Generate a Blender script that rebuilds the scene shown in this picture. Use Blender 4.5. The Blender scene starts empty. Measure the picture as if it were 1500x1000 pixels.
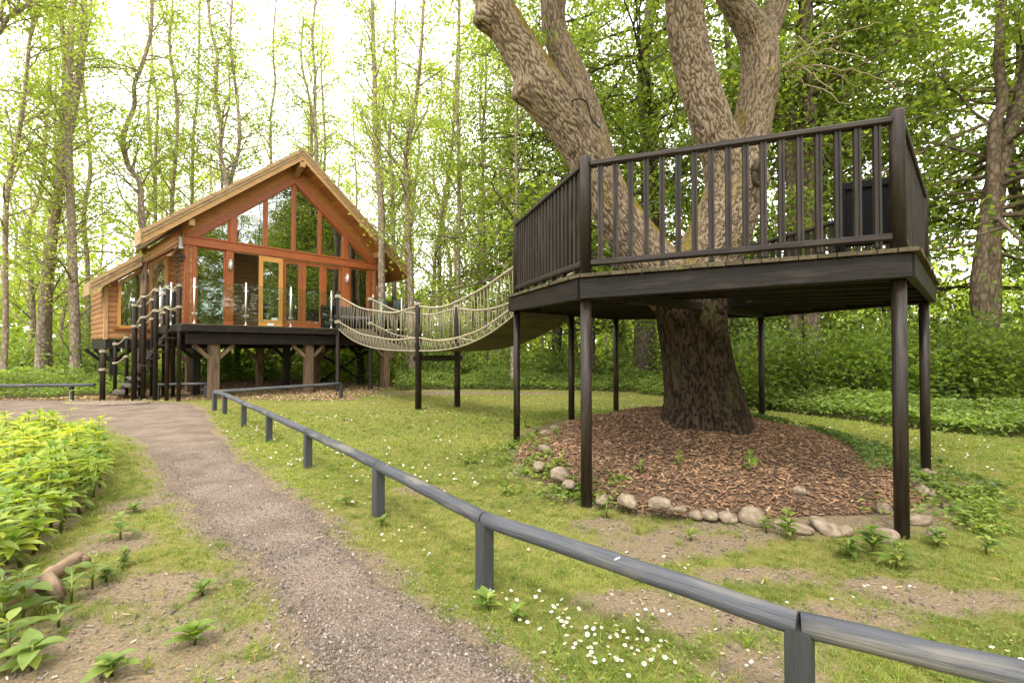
import bpy, math, random
import numpy as np
from mathutils import Vector, Matrix
random.seed(7)
RNG = np.random.default_rng(11)
S = bpy.context.scene
COL = S.collection
R = math.radians

# ------------------------------------------------------------------ camera, sky, sun, exposure
EYE = 1.3; F = 700.0; HZ = 511.0
cam = bpy.data.cameras.new('camera'); camo = bpy.data.objects.new('camera', cam); COL.objects.link(camo)
camo.location = (0, 0, EYE); camo.rotation_euler = (R(90) + math.atan((HZ - 500) / F), 0, 0)
cam.sensor_width = 36; cam.lens = F / 1500 * 36; cam.clip_start = .05; cam.clip_end = 600
S.camera = camo
W = bpy.data.worlds.new('World'); S.world = W; W.use_nodes = True
wn = W.node_tree.nodes; wl = W.node_tree.links
bg = wn['Background']
sky = wn.new('ShaderNodeTexSky'); sky.sky_type = 'NISHITA'; sky.sun_disc = False
SUN_EL, SUN_AZ = 58, 200        # azimuth clockwise from +Y: behind the camera and a little to the left
sky.sun_elevation = R(SUN_EL); sky.sun_rotation = R(SUN_AZ)
hs = wn.new('ShaderNodeHueSaturation'); hs.inputs['Saturation'].default_value = .3
mx = wn.new('ShaderNodeMix'); mx.data_type = 'RGBA'; mx.inputs[0].default_value = .8
wl.new(sky.outputs[0], hs.inputs['Color']); wl.new(hs.outputs[0], mx.inputs[6]); mx.inputs[7].default_value = (10.8, 10.75, 10.55, 1)
wl.new(mx.outputs[2], bg.inputs['Color']); bg.inputs['Strength'].default_value = .15
sun = bpy.data.lights.new('sun', 'SUN'); suno = bpy.data.objects.new('sun', sun); COL.objects.link(suno)
sun.energy = 1.1; sun.angle = R(10); sun.color = (1, .95, .86)
sd = Vector((math.sin(R(SUN_AZ)) * math.cos(R(SUN_EL)), math.cos(R(SUN_AZ)) * math.cos(R(SUN_EL)), math.sin(R(SUN_EL))))
suno.rotation_euler = (-sd).to_track_quat('-Z', 'Y').to_euler(); suno.location = (0, -5, 20)
S.view_settings.view_transform = 'Standard'; S.view_settings.look = 'None'
S.view_settings.exposure = 1.38; S.view_settings.gamma = 1
S.cycles.max_bounces = 8; S.cycles.transparent_max_bounces = 12
S.cycles.diffuse_bounces = 4; S.cycles.glossy_bounces = 3; S.cycles.transmission_bounces = 4
S.cycles.use_denoising = True

def at(px, py, d):               # a point of the place at depth d, measured off the photograph
    return Vector(((px - 750) / F * d, d, EYE + (HZ - py) / F * d))
def g(px, py, z=0):              # the same for a point standing on level z
    d = (EYE - z) * F / (py - HZ); return Vector(((px - 750) / F * d, d, z))

# ------------------------------------------------------------------ materials
def nt(name):
    m = bpy.data.materials.new(name); m.use_nodes = True
    t = m.node_tree; return m, t.nodes, t.links, t.nodes['Principled BSDF']
def attr(n, name):
    a = n.new('ShaderNodeAttribute'); a.attribute_name = name; return a
def ramp(n, stops):
    r = n.new('ShaderNodeValToRGB'); e = r.color_ramp.elements
    e[0].position, e[0].color = stops[0][0], (*stops[0][1], 1)
    e[1].position, e[1].color = stops[-1][0], (*stops[-1][1], 1)
    for p, c in stops[1:-1]:
        q = e.new(p); q.color = (*c, 1)
    return r
def lc_vec(n, l, sc):            # piece coordinates (along, across, across), shifted for every object
    a = attr(n, 'lc'); oi = n.new('ShaderNodeObjectInfo')
    ad = n.new('ShaderNodeVectorMath'); ad.operation = 'ADD'
    mu = n.new('ShaderNodeMath'); mu.operation = 'MULTIPLY'; mu.inputs[1].default_value = 37.
    l.new(oi.outputs['Random'], mu.inputs[0]); l.new(a.outputs['Vector'], ad.inputs[0]); l.new(mu.outputs[0], ad.inputs[1])
    m = n.new('ShaderNodeMapping'); m.inputs['Scale'].default_value = sc
    l.new(ad.outputs[0], m.inputs['Vector']); return m, oi
def wood(name, c1, c2, rough=.6, grain=(3, 45, 45), bump=.25, var=.25, dirt=None, spec=.3, coat=0):
    m, n, l, b = nt(name)
    mp, oi = lc_vec(n, l, grain)
    no = n.new('ShaderNodeTexNoise'); no.inputs['Scale'].default_value = 1; no.inputs['Detail'].default_value = 5
    no.inputs['Roughness'].default_value = .65; no.inputs['Distortion'].default_value = .4
    l.new(mp.outputs[0], no.inputs['Vector'])
    r = ramp(n, [(.3, c1), (.7, c2)]); l.new(no.outputs['Fac'], r.inputs[0])
    h = n.new('ShaderNodeHueSaturation')
    mr = n.new('ShaderNodeMapRange'); mr.inputs[3].default_value = 1 - var; mr.inputs[4].default_value = 1 + var
    l.new(oi.outputs['Random'], mr.inputs[0]); l.new(mr.outputs[0], h.inputs['Value']); l.new(r.outputs[0], h.inputs['Color'])
    out = h.outputs[0]
    mp2, _ = lc_vec(n, l, (1.3, 7, 7)); n2 = n.new('ShaderNodeTexNoise'); n2.inputs['Scale'].default_value = 2; n2.inputs['Detail'].default_value = 4
    l.new(mp2.outputs[0], n2.inputs['Vector'])
    if dirt:
        rr = ramp(n, [(.52, (0, 0, 0)), (.68, (1, 1, 1))]); l.new(n2.outputs['Fac'], rr.inputs[0])
        x = n.new('ShaderNodeMix'); x.data_type = 'RGBA'; l.new(rr.outputs[0], x.inputs[0]); l.new(out, x.inputs[6]); x.inputs[7].default_value = (*dirt, 1)
        out = x.outputs[2]
    l.new(out, b.inputs['Base Color'])
    ro = n.new('ShaderNodeMapRange'); ro.inputs[3].default_value = rough - .12; ro.inputs[4].default_value = rough + .15
    l.new(n2.outputs['Fac'], ro.inputs[0]); l.new(ro.outputs[0], b.inputs['Roughness'])
    b.inputs['Specular IOR Level'].default_value = spec; b.inputs['Coat Weight'].default_value = coat
    bu = n.new('ShaderNodeBump'); bu.inputs['Strength'].default_value = bump; bu.inputs['Distance'].default_value = .01
    l.new(no.outputs['Fac'], bu.inputs['Height']); l.new(bu.outputs[0], b.inputs['Normal'])
    return m
def leafmat(name, stops, trans=.45, rough=.45, tint=(1.1, 1.05, .4)):
    m, n, l, b = nt(name)
    a = attr(n, 'rnd'); r = ramp(n, stops)
    l.new(a.outputs['Fac'], r.inputs[0])
    g_ = n.new('ShaderNodeNewGeometry'); no = n.new('ShaderNodeTexNoise'); no.inputs['Scale'].default_value = .55; no.inputs['Detail'].default_value = 2
    l.new(g_.outputs['Position'], no.inputs['Vector'])
    h = n.new('ShaderNodeHueSaturation'); mr = n.new('ShaderNodeMapRange'); mr.inputs[1].default_value = .3; mr.inputs[2].default_value = .7
    mr.inputs[3].default_value = .75; mr.inputs[4].default_value = 1.25
    l.new(no.outputs['Fac'], mr.inputs[0]); l.new(mr.outputs[0], h.inputs['Value']); l.new(r.outputs[0], h.inputs['Color'])
    l.new(h.outputs[0], b.inputs['Base Color']); b.inputs['Roughness'].default_value = rough; b.inputs['Specular IOR Level'].default_value = .35
    t = n.new('ShaderNodeBsdfTranslucent'); mu = n.new('ShaderNodeMix'); mu.data_type = 'RGBA'; mu.blend_type = 'MULTIPLY'; mu.inputs[0].default_value = 1
    l.new(h.outputs[0], mu.inputs[6]); mu.inputs[7].default_value = (*[1.6 * k for k in tint], 1); l.new(mu.outputs[2], t.inputs['Color'])
    ms = n.new('ShaderNodeMixShader'); ms.inputs[0].default_value = trans
    l.new(b.outputs[0], ms.inputs[1]); l.new(t.outputs[0], ms.inputs[2]); l.new(ms.outputs[0], n['Material Output'].inputs['Surface'])
    return m
def bark(name, c1, c2, c3, sc=(6, 22, 22), bump=.8, moss=None):
    m, n, l, b = nt(name)
    mp, oi = lc_vec(n, l, sc)
    vo = n.new('ShaderNodeTexVoronoi'); vo.feature = 'DISTANCE_TO_EDGE'; vo.inputs['Scale'].default_value = 1
    no = n.new('ShaderNodeTexNoise'); no.inputs['Scale'].default_value = 1.6; no.inputs['Detail'].default_value = 6; no.inputs['Roughness'].default_value = .7
    l.new(mp.outputs[0], no.inputs['Vector'])
    wv = n.new('ShaderNodeVectorMath'); wv.operation = 'MULTIPLY_ADD'; wv.inputs[1].default_value = (.9, .9, .9)
    l.new(no.outputs['Color'], wv.inputs[0]); l.new(mp.outputs[0], wv.inputs[2]); l.new(wv.outputs[0], vo.inputs['Vector'])
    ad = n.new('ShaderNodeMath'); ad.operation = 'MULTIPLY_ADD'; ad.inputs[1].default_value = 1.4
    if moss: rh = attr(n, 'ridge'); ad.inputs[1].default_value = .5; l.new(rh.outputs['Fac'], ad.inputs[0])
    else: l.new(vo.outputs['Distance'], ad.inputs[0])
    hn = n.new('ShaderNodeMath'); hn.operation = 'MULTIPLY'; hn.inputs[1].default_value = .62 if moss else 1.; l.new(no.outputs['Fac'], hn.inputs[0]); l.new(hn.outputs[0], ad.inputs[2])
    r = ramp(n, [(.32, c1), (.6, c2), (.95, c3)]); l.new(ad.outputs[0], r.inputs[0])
    out = r.outputs[0]
    if moss:
        mp2, _ = lc_vec(n, l, (1.1, 2.2, 2.2)); n2 = n.new('ShaderNodeTexNoise'); n2.inputs['Detail'].default_value = 4; n2.inputs['Scale'].default_value = 1.5
        l.new(mp2.outputs[0], n2.inputs['Vector']); a = attr(n, 'moss')
        s_ = n.new('ShaderNodeMath'); s_.operation = 'MULTIPLY_ADD'; s_.inputs[1].default_value = .55
        l.new(a.outputs['Fac'], s_.inputs[0]); l.new(n2.outputs['Fac'], s_.inputs[2])
        rr = ramp(n, [(.60, (0, 0, 0)), (.80, (1, 1, 1))]); l.new(s_.outputs[0], rr.inputs[0])
        x = n.new('ShaderNodeMix'); x.data_type = 'RGBA'; l.new(rr.outputs[0], x.inputs[0]); l.new(out, x.inputs[6]); x.inputs[7].default_value = (*moss, 1)
        out = x.outputs[2]
    l.new(out, b.inputs['Base Color']); b.inputs['Roughness'].default_value = .9; b.inputs['Specular IOR Level'].default_value = .15
    bu = n.new('ShaderNodeBump'); bu.inputs['Strength'].default_value = bump; bu.inputs['Distance'].default_value = .02
    l.new(ad.outputs[0], bu.inputs['Height']); l.new(bu.outputs[0], b.inputs['Normal'])
    return m
def plain(name, c, rough=.5, metal=0, spec=.4, noise=0, scale=20, c2=None, bump=0):
    m, n, l, b = nt(name)
    b.inputs['Base Color'].default_value = (*c, 1); b.inputs['Roughness'].default_value = rough; b.inputs['Metallic'].default_value = metal
    b.inputs['Specular IOR Level'].default_value = spec
    if c2:
        a = attr(n, 'lc'); no = n.new('ShaderNodeTexNoise'); no.inputs['Scale'].default_value = scale; no.inputs['Detail'].default_value = 5
        oi = n.new('ShaderNodeObjectInfo'); ad = n.new('ShaderNodeVectorMath'); ad.operation = 'ADD'
        mu = n.new('ShaderNodeMath'); mu.operation = 'MULTIPLY'; mu.inputs[1].default_value = 31.
        l.new(oi.outputs['Random'], mu.inputs[0]); l.new(a.outputs['Vector'], ad.inputs[0]); l.new(mu.outputs[0], ad.inputs[1])
        l.new(ad.outputs[0], no.inputs['Vector']); r = ramp(n, [(.3, c), (.7, c2)]); l.new(no.outputs['Fac'], r.inputs[0]); l.new(r.outputs[0], b.inputs['Base Color'])
        if bump:
            bu = n.new('ShaderNodeBump'); bu.inputs['Strength'].default_value = bump; bu.inputs['Distance'].default_value = .01
            l.new(no.outputs['Fac'], bu.inputs['Height']); l.new(bu.outputs[0], b.inputs['Normal'])
    return m
def glassmat(name, tint, refl=.12):
    m, n, l, b = nt(name); n.remove(b)
    gl = n.new('ShaderNodeBsdfGlossy'); gl.inputs['Roughness'].default_value = .008; gl.inputs['Color'].default_value = (.95, .95, 1, 1)
    tr = n.new('ShaderNodeBsdfTransparent'); tr.inputs['Color'].default_value = (*tint, 1)
    fr = n.new('ShaderNodeFresnel'); fr.inputs['IOR'].default_value = 1.5
    ma = n.new('ShaderNodeMath'); ma.operation = 'MULTIPLY_ADD'; ma.inputs[1].default_value = 2.0; ma.inputs[2].default_value = refl; ma.use_clamp = True
    l.new(fr.outputs[0], ma.inputs[0])
    no = n.new('ShaderNodeTexNoise'); no.inputs['Scale'].default_value = 1.1; bu = n.new('ShaderNodeBump'); bu.inputs['Strength'].default_value = .06; bu.inputs['Distance'].default_value = .05
    tc = n.new('ShaderNodeNewGeometry'); l.new(tc.outputs['Position'], no.inputs['Vector']); l.new(no.outputs['Fac'], bu.inputs['Height']); l.new(bu.outputs[0], gl.inputs['Normal'])
    ms = n.new('ShaderNodeMixShader'); l.new(ma.outputs[0], ms.inputs[0]); l.new(tr.outputs[0], ms.inputs[1]); l.new(gl.outputs[0], ms.inputs[2])
    l.new(ms.outputs[0], n['Material Output'].inputs['Surface']); return m

M = {}
M['dark'] = wood('dark_stain', (.010, .0062, .0045), (.027, .0175, .013), .45, (3, 50, 50), .4, .3, (.042, .029, .0215), .3)
M['darkbeam'] = wood('dark_beam', (.007, .0048, .0039), (.019, .0136, .011), .55, (2.5, 40, 40), .45, .25, (.028, .0215, .0175), .22)
M['oldplank'] = wood('weathered_plank', (.038, .028, .016), (.10, .076, .044), .8, (4, 40, 40), .4, .3, (.10, .10, .035))
M['post'] = wood('sawn_post', (.11, .065, .038), (.24, .155, .095), .75, (3, 35, 35), .35, .25, (.07, .05, .035))
M['larch'] = wood('larch_board', (.30, .16, .062), (.50, .30, .13), .6, (3, 40, 40), .2, .14, (.33, .19, .085))
M['fascia'] = wood('weathered_fascia', (.27, .16, .075), (.44, .29, .15), .65, (3, 40, 40), .2, .12, (.22, .15, .085))
M['soffit'] = wood('stained_soffit', (.27, .095, .024), (.46, .19, .052), .55, (3, 30, 30), .15, .2)
M['red'] = wood('red_cedar_frame', (.24, .056, .013), (.39, .112, .03), .45, (3, 45, 45), .15, .1, None, .45)
M['orange'] = wood('oak_door', (.46, .20, .045), (.60, .30, .09), .4, (3, 40, 40), .15, .08)
M['log'] = wood('cabin_log', (.28, .12, .045), (.42, .21, .085), .6, (2.5, 25, 25), .2, .14)
M['inner'] = wood('inside_pine', (.38, .21, .09), (.55, .33, .16), .6, (2.5, 20, 20), .1, .1)
M['rail'] = wood('grey_painted_rail', (.052, .054, .062), (.098, .10, .113), .68, (2.2, 70, 70), .9, .08, (.15, .138, .122), .22)
_n, _l = M['rail'].node_tree.nodes, M['rail'].node_tree.links; _b = _n['Principled BSDF']; _src = _b.inputs['Base Color'].links[0].from_socket
_mp, _ = lc_vec(_n, _l, (14, 26, 26)); _no = _n.new('ShaderNodeTexNoise'); _no.inputs['Scale'].default_value = 1.; _no.inputs['Detail'].default_value = 2; _l.new(_mp.outputs[0], _no.inputs['Vector'])
_r = ramp(_n, [(.735, (0, 0, 0)), (.755, (1, 1, 1))]); _l.new(_no.outputs['Fac'], _r.inputs[0]); _x = _n.new('ShaderNodeMix'); _x.data_type = 'RGBA'; _l.new(_r.outputs[0], _x.inputs[0]); _l.new(_src, _x.inputs[6]); _x.inputs[7].default_value = (.55, .52, .48, 1); _l.new(_x.outputs[2], _b.inputs['Base Color'])
M['railpost'] = wood('dark_grey_post', (.030, .031, .034), (.056, .057, .062), .55, (3, 45, 45), .35, .15, None, .4)
M['step'] = wood('grey_tread', (.075, .06, .05), (.16, .13, .11), .75, (3, 40, 40), .3, .15)
M['rope'] = plain('sisal_rope', (.23, .185, .12), .9, c2=(.41, .355, .25), scale=60, bump=.5)
M['steel'] = plain('brushed_steel', (.62, .60, .57), .32, 1)
M['glass'] = glassmat('window_glass', (.55, .58, .56), .24)
M['clear'] = glassmat('balustrade_glass', (.86, .92, .88), -.03)
M['roofing'] = plain('roof_shingle', (.08, .075, .06), .9, c2=(.14, .15, .08), scale=6, bump=.4)
M['rattan'] = plain('black_rattan', (.003, .003, .003), .75, spec=.12, c2=(.008, .008, .008), scale=90, bump=.8)
M['cushion'] = plain('grey_cushion', (.07, .075, .08), .9, c2=(.10, .10, .11), scale=30)
M['white'] = plain('white_plastic', (.75, .75, .73), .4)
M['black'] = plain('black_plastic', (.012, .012, .013), .45)
M['lampglass'] = plain('frosted_lamp_glass', (.62, .62, .58), .25)
M['paper'] = plain('paper_notice', (.75, .76, .72), .6, c2=(.62, .66, .62), scale=12)
M['floor'] = wood('interior_floor', (.20, .12, .06), (.30, .19, .10), .5)
M['stone'] = plain('cobble_stone', (.12, .085, .058), .85, c2=(.30, .235, .165), scale=13, bump=.9)
M['log_dead'] = wood('bare_dead_log', (.12, .075, .045), (.30, .205, .135), .85, (3, 22, 22), .8, .1, (.06, .04, .024))
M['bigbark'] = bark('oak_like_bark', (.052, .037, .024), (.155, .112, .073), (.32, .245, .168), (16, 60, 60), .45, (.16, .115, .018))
M['butt'] = bark('damp_shaded_butt_bark', (.009, .006, .004), (.032, .021, .013), (.08, .055, .036), (12, 40, 40), .6, (.06, .06, .018))  # bark tone carries the shade under the deck as well as damp
M['alder'] = bark('pale_trunk_bark', (.09, .068, .048), (.20, .152, .11), (.34, .27, .205), (5, 9, 9), .5)
M['syc'] = bark('shaded_trunk_bark', (.025, .020, .016), (.075, .058, .045), (.14, .11, .085), (5, 9, 9), .5)  # shade on these trunks is put into the bark colour
M['redbark'] = bark('brown_trunk_bark', (.045, .031, .021), (.12, .085, .058), (.215, .16, .115), (5, 11, 11), .5)
M['twig'] = plain('pale_twig', (.30, .23, .14), .8)
M['stem'] = plain('green_stem', (.22, .27, .07), .6)
LG = [(0, (.085, .15, .018)), (.5, (.13, .21, .026)), (1, (.20, .28, .04))]
M['leaf_alder'] = leafmat('alder_leaf', [(0, (.17, .235, .045)), (.5, (.26, .34, .065)), (1, (.38, .43, .11))], .6)
M['leaf_syc'] = leafmat('sycamore_leaf', [(0, (.075, .12, .02)), (.5, (.155, .215, .035)), (1, (.28, .33, .06))], .6)
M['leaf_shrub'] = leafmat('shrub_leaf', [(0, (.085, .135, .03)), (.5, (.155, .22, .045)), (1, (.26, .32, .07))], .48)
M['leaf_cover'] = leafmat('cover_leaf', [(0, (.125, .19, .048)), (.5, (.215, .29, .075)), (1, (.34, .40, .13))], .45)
M['leaf_bed'] = leafmat('balsam_leaf', [(0, (.10, .18, .04)), (.35, (.17, .265, .05)), (.7, (.29, .37, .06)), (1, (.44, .47, .065))], .42, .36)
M['leaf_weed'] = leafmat('weed_leaf', [(0, (.10, .16, .03)), (.5, (.18, .25, .045)), (1, (.29, .34, .07))], .35)
M['leaf_ivy'] = leafmat('mound_cover_leaf', [(0, (.07, .125, .03)), (.5, (.115, .185, .045)), (1, (.19, .27, .07))], .35)
M['grass'] = leafmat('grass_blade', [(0, (.12, .185, .03)), (.45, (.225, .285, .05)), (.8, (.35, .35, .08)), (1, (.47, .40, .16))], .4, .6)
M['chip'] = leafmat('bark_chip', [(0, (.06, .033, .019)), (.5, (.185, .103, .056)), (.85, (.34, .20, .11)), (1, (.54, .37, .23))], 0, .85)
M['gravel'] = leafmat('gravel_bit', [(0, (.07, .054, .044)), (.6, (.20, .16, .13)), (.95, (.30, .245, .205)), (1, (.44, .38, .32))], 0, .9)
M['petal'] = plain('white_petal', (.80, .80, .78), .6)
M['yolk'] = plain('yellow_flower_centre', (.70, .42, .03), .6)
M['hollow_shade'] = plain('painted_hollow_shade', (.012, .008, .006), .95)  # near-black colour stands for the shade inside the hollow

# ------------------------------------------------------------------ builders
def tag(o, label=None, cat=None, group=None, kind=None):
    if label: o['label'] = label
    if cat: o['category'] = cat
    if group: o['group'] = group
    if kind: o['kind'] = kind
    return o
def link(name, data, parent=None, loc=None):
    o = bpy.data.objects.new(name, data); COL.objects.link(o)
    if parent is not None: o.parent = parent
    if loc is not None: o.location = loc
    return o
def empty(name, loc=(0, 0, 0), rz=0):
    o = link(name, None, None, loc); o.rotation_euler = (0, 0, rz); o.empty_display_size = .2; return o
def frame_of(p, q, up=(0, 0, 1)):
    p, q = Vector(p), Vector(q); t = (q - p); L = t.length; t = t / L; up = Vector(up)
    if abs(t.dot(up)) > .98: up = Vector((0, 1, 0)) if abs(t.y) < .9 else Vector((1, 0, 0))
    s = up.cross(t).normalized(); n = t.cross(s).normalized(); return p, t, s, n, L
class MB:
    def __init__(s): s.v = []; s.f = []; s.lc = []; s.sm = []
    def add(s, vs, fs, lc, smooth=False):
        o = len(s.v); s.v += [tuple(x) for x in vs]; s.lc += [tuple(x) for x in lc]
        for f in fs: s.f.append(tuple(i + o for i in f)); s.sm.append(smooth)
        return s
    def prism(s, prof, p, q, up=(0, 0, 1), smooth=False, q_scale=1):
        p, t, a, n, L = frame_of(p, q, up); k = len(prof); off = random.random() * 9
        vs = [p + a * x + n * y for x, y in prof] + [p + t * L + a * x * q_scale + n * y * q_scale for x, y in prof]
        lc = [(off, x, y) for x, y in prof] + [(off + L, x, y) for x, y in prof]
        fs = [(i, (i + 1) % k, k + (i + 1) % k, k + i) for i in range(k)]
        fs += [tuple(range(k - 1, -1, -1)), tuple(range(k, 2 * k))]
        return s.add(vs, fs, lc, smooth)
    def bar(s, p, q, w, h, up=(0, 0, 1), c=.006):
        w /= 2; h /= 2; c = min(c, w * .4, h * .4)
        return s.prism([(-w + c, -h), (w - c, -h), (w, -h + c), (w, h - c), (w - c, h), (-w + c, h), (-w, h - c), (-w, -h + c)], p, q, up)
    def box(s, lo, hi, c=.004):
        lo, hi = Vector(lo), Vector(hi); d = hi - lo; m = (lo + hi) / 2
        ax = max(range(3), key=lambda i: d[i])
        if ax == 0: return s.bar((lo.x, m.y, m.z), (hi.x, m.y, m.z), d.y, d.z, (0, 0, 1), c)
        if ax == 1: return s.bar((m.x, lo.y, m.z), (m.x, hi.y, m.z), d.x, d.z, (0, 0, 1), c)
        return s.bar((m.x, m.y, lo.z), (m.x, m.y, hi.z), d.x, d.y, (0, 1, 0), c)
    def tube(s, pts, r, n=8, cap=True, smooth=True):
        pts = [Vector(p) for p in pts]; rs = r if hasattr(r, '__len__') else [r] * len(pts)
        o = len(s.v); L = 0; off = random.random() * 9; ref = Vector((0, 0, 1))
        t0 = (pts[1] - pts[0]).normalized()
        if abs(t0.z) > .9: ref = Vector((1, 0, 0))
        a = ref.cross(t0).normalized()
        for i, p in enumerate(pts):
            t = (pts[min(i + 1, len(pts) - 1)] - pts[max(i - 1, 0)]).normalized()
            a = (a - t * a.dot(t)).normalized(); b = t.cross(a)
            if i: L += (p - pts[i - 1]).length
            for k in range(n):
                an = 2 * math.pi * k / n; cx, cy = math.cos(an) * rs[i], math.sin(an) * rs[i]
                s.v.append(tuple(p + a * cx + b * cy)); s.lc.append((off + L, cx, cy))
        for i in range(len(pts) - 1):
            for k in range(n):
                s.f.append((o + i * n + k, o + i * n + (k + 1) % n, o + (i + 1) * n + (k + 1) % n, o + (i + 1) * n + k)); s.sm.append(smooth)
        if cap:
            s.f.append(tuple(o + k for k in range(n - 1, -1, -1))); s.sm.append(False)
            e = o + (len(pts) - 1) * n; s.f.append(tuple(e + k for k in range(n))); s.sm.append(False)
        return s
    def poly(s, pts, thick):          # flat polygon with thickness along a vector
        k = len(pts); pts = [Vector(p) for p in pts]; t = Vector(thick)
        vs = pts + [p + t for p in pts]
        fs = [tuple(range(k)), tuple(range(2 * k - 1, k - 1, -1))] + [(i, k + i, k + (i + 1) % k, (i + 1) % k) for i in range(k)]
        return s.add(vs, fs, [(p.x, p.y, p.z) for p in vs])
    def mesh(s, name):
        me = bpy.data.meshes.new(name); me.from_pydata(s.v, [], s.f); me.update()
        at_ = me.attributes.new('lc', 'FLOAT_VECTOR', 'POINT'); at_.data.foreach_set('vector', np.array(s.lc, dtype=np.float32).ravel())
        me.polygons.foreach_set('use_smooth', s.sm); return me
    def build(s, name, mat, parent=None, **k):
        me = s.mesh(name); me.materials.append(M[mat] if isinstance(mat, str) else mat)
        return tag(link(name, me, parent), **k)
def npmesh(name, V, Q, mat, rnd=None, smooth=False, extra=None):
    """V (n,3), Q (m,k) index array"""
    V = np.ascontiguousarray(V, dtype=np.float32); Q = np.ascontiguousarray(Q, dtype=np.int32); m, k = Q.shape
    me = bpy.data.meshes.new(name); me.vertices.add(len(V)); me.vertices.foreach_set('co', V.ravel())
    me.loops.add(m * k); me.loops.foreach_set('vertex_index', Q.ravel())
    me.polygons.add(m); me.polygons.foreach_set('loop_start', np.arange(0, m * k, k, dtype=np.int32))
    try: me.polygons.foreach_set('loop_total', np.full(m, k, dtype=np.int32))
    except Exception: pass
    me.polygons.foreach_set('use_smooth', np.full(m, smooth, dtype=bool))
    me.update(calc_edges=True)
    if rnd is not None:
        a = me.attributes.new('rnd', 'FLOAT', 'FACE'); a.data.foreach_set('value', np.ascontiguousarray(rnd, dtype=np.float32))
    for nm, (ty, key, arr) in (extra or {}).items():
        a = me.attributes.new(nm, ty, 'POINT'); a.data.foreach_set(key, np.ascontiguousarray(arr, dtype=np.float32).ravel())
    me.materials.append(M[mat]); return me
def unit(a): return a / np.maximum(np.linalg.norm(a, axis=-1, keepdims=True), 1e-9)
def leaf_arrays(pos, dirn, nor, L, Wd, fold=.25, rng=RNG):
    """folded kite leaves: two triangles about the midrib"""
    n = len(pos); d = unit(dirn); s = unit(np.cross(nor, d)); u = np.cross(d, s)
    L = np.broadcast_to(L, n)[:, None]; Wd = np.broadcast_to(Wd, n)[:, None]
    base = pos; tip = pos + d * L - u * L * .18; mid = pos + d * L * .42
    l = mid + s * Wd * .5 + u * Wd * fold; r = mid - s * Wd * .5 + u * Wd * fold
    V = np.stack([base, r, tip, l], 1).reshape(-1, 3)
    i = np.arange(n)[:, None] * 4
    Q = np.concatenate([i + [0, 1, 2], i + [0, 2, 3]], 1).reshape(-1, 3)
    return V, Q
def leaves(name, pos, dirn, nor, L, Wd, mat, rnd=None, fold=.25, rng=RNG):
    V, Q = leaf_arrays(pos, dirn, nor, L, Wd, fold)
    if rnd is None: rnd = rng.random(len(pos))
    return npmesh(name, V, Q, mat, np.repeat(rnd, 2))
def rand_unit(n, rng=RNG):
    return unit(rng.normal(size=(n, 3)))
def sinnoise(x, y, s=1, seed=0):
    r = np.random.default_rng(seed); o = 0
    for k in range(6):
        a = r.random() * 6.283; fq = s * (1 + k * .7); o = o + np.sin(fq * (x * math.cos(a) + y * math.sin(a)) + r.random() * 6.283) / (1 + k * .6)
    return o / 2.4
def catmull(pts, n):
    P = np.array([list(p) for p in pts], float); P = np.vstack([2 * P[0] - P[1], P, 2 * P[-1] - P[-2]]); out = []
    for i in range(1, len(P) - 2):
        for t in np.linspace(0, 1, n, endpoint=False):
            a, b, c, d = P[i - 1], P[i], P[i + 1], P[i + 2]
            out.append(.5 * (2 * b + (c - a) * t + (2 * a - 5 * b + 4 * c - d) * t * t + (3 * b - a - 3 * c + d) * t ** 3))
    out.append(P[-2]); return np.array(out)

# ------------------------------------------------------------------ terrain
TREE = np.array([2.2, 5.6])
def gz(x, y):
    x = np.asarray(x, float); y = np.asarray(y, float)
    z = .24 * np.exp(-((x - 1.8) ** 2 + (y - 7.4) ** 2) / (2 * 1.55 ** 2))
    return z + .012 * sinnoise(x, y, 1.3, 3) * np.clip(np.hypot(x, y) / 6, .3, 1)
def mound_z(x, y):
    a = np.arctan2(y - TREE[1], x - TREE[0]); rr = 2.08 + .14 * np.sin(2 * a + .6) + .07 * np.sin(5 * a)
    q = np.clip(1 - (np.hypot(x - TREE[0], y - TREE[1]) / rr) ** 2, 0, 1)
    return gz(x, y) + .34 * q ** .75 - .02
BOUND = np.array([(-40, 11), (-25, 11.8), (-13, 12.2), (-10.9, 13.3), (-12.8, 17), (-13.5, 20.5), (-9, 22.5), (-4.4, 17.5), (-3.6, 14.9), (-1.5, 15.4), (.2, 15.2), (2.9, 14.7),
                  (4.5, 12.6), (5.2, 10.5), (5.8, 9), (6.2, 7.9), (6.8, 7.3), (7.3, 6.8), (9, 5.6), (12, 3.4), (30, 2)])
BPH = np.arctan2(BOUND[:, 0], BOUND[:, 1]); BR = np.hypot(BOUND[:, 0], BOUND[:, 1])
def beyond(x, y):                # metres past the edge of the clearing
    ph = np.arctan2(x, y); return np.hypot(x, y) - np.interp(ph, BPH, BR) + .25 * sinnoise(x, y, 2.2, 8)
PL = [g(*p) for p in [(500, 1400), (480, 1120), (470, 1000), (440, 910), (355, 810), (285, 760), (250, 715), (222, 672), (190, 640), (110, 622), (0, 613), (-200, 606), (-500, 603)]]
PR = [g(*p) for p in [(1120, 1400), (890, 1120), (770, 1000), (650, 910), (525, 810), (470, 760), (405, 708), (350, 668), (318, 630), (296, 598), (235, 588), (-60, 584), (-500, 582)]]
PLc, PRc = catmull(PL, 10), catmull(PR, 10)
def in_poly(x, y, P):
    c = np.zeros(np.shape(x), bool); j = len(P) - 1
    for i in range(len(P)):
        a, b = P[i], P[j]
        cond = ((a[1] > y) != (b[1] > y)) & (x < (b[0] - a[0]) * (y - a[1]) / (b[1] - a[1] + 1e-12) + a[0]); c ^= cond; j = i
    return c
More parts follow.
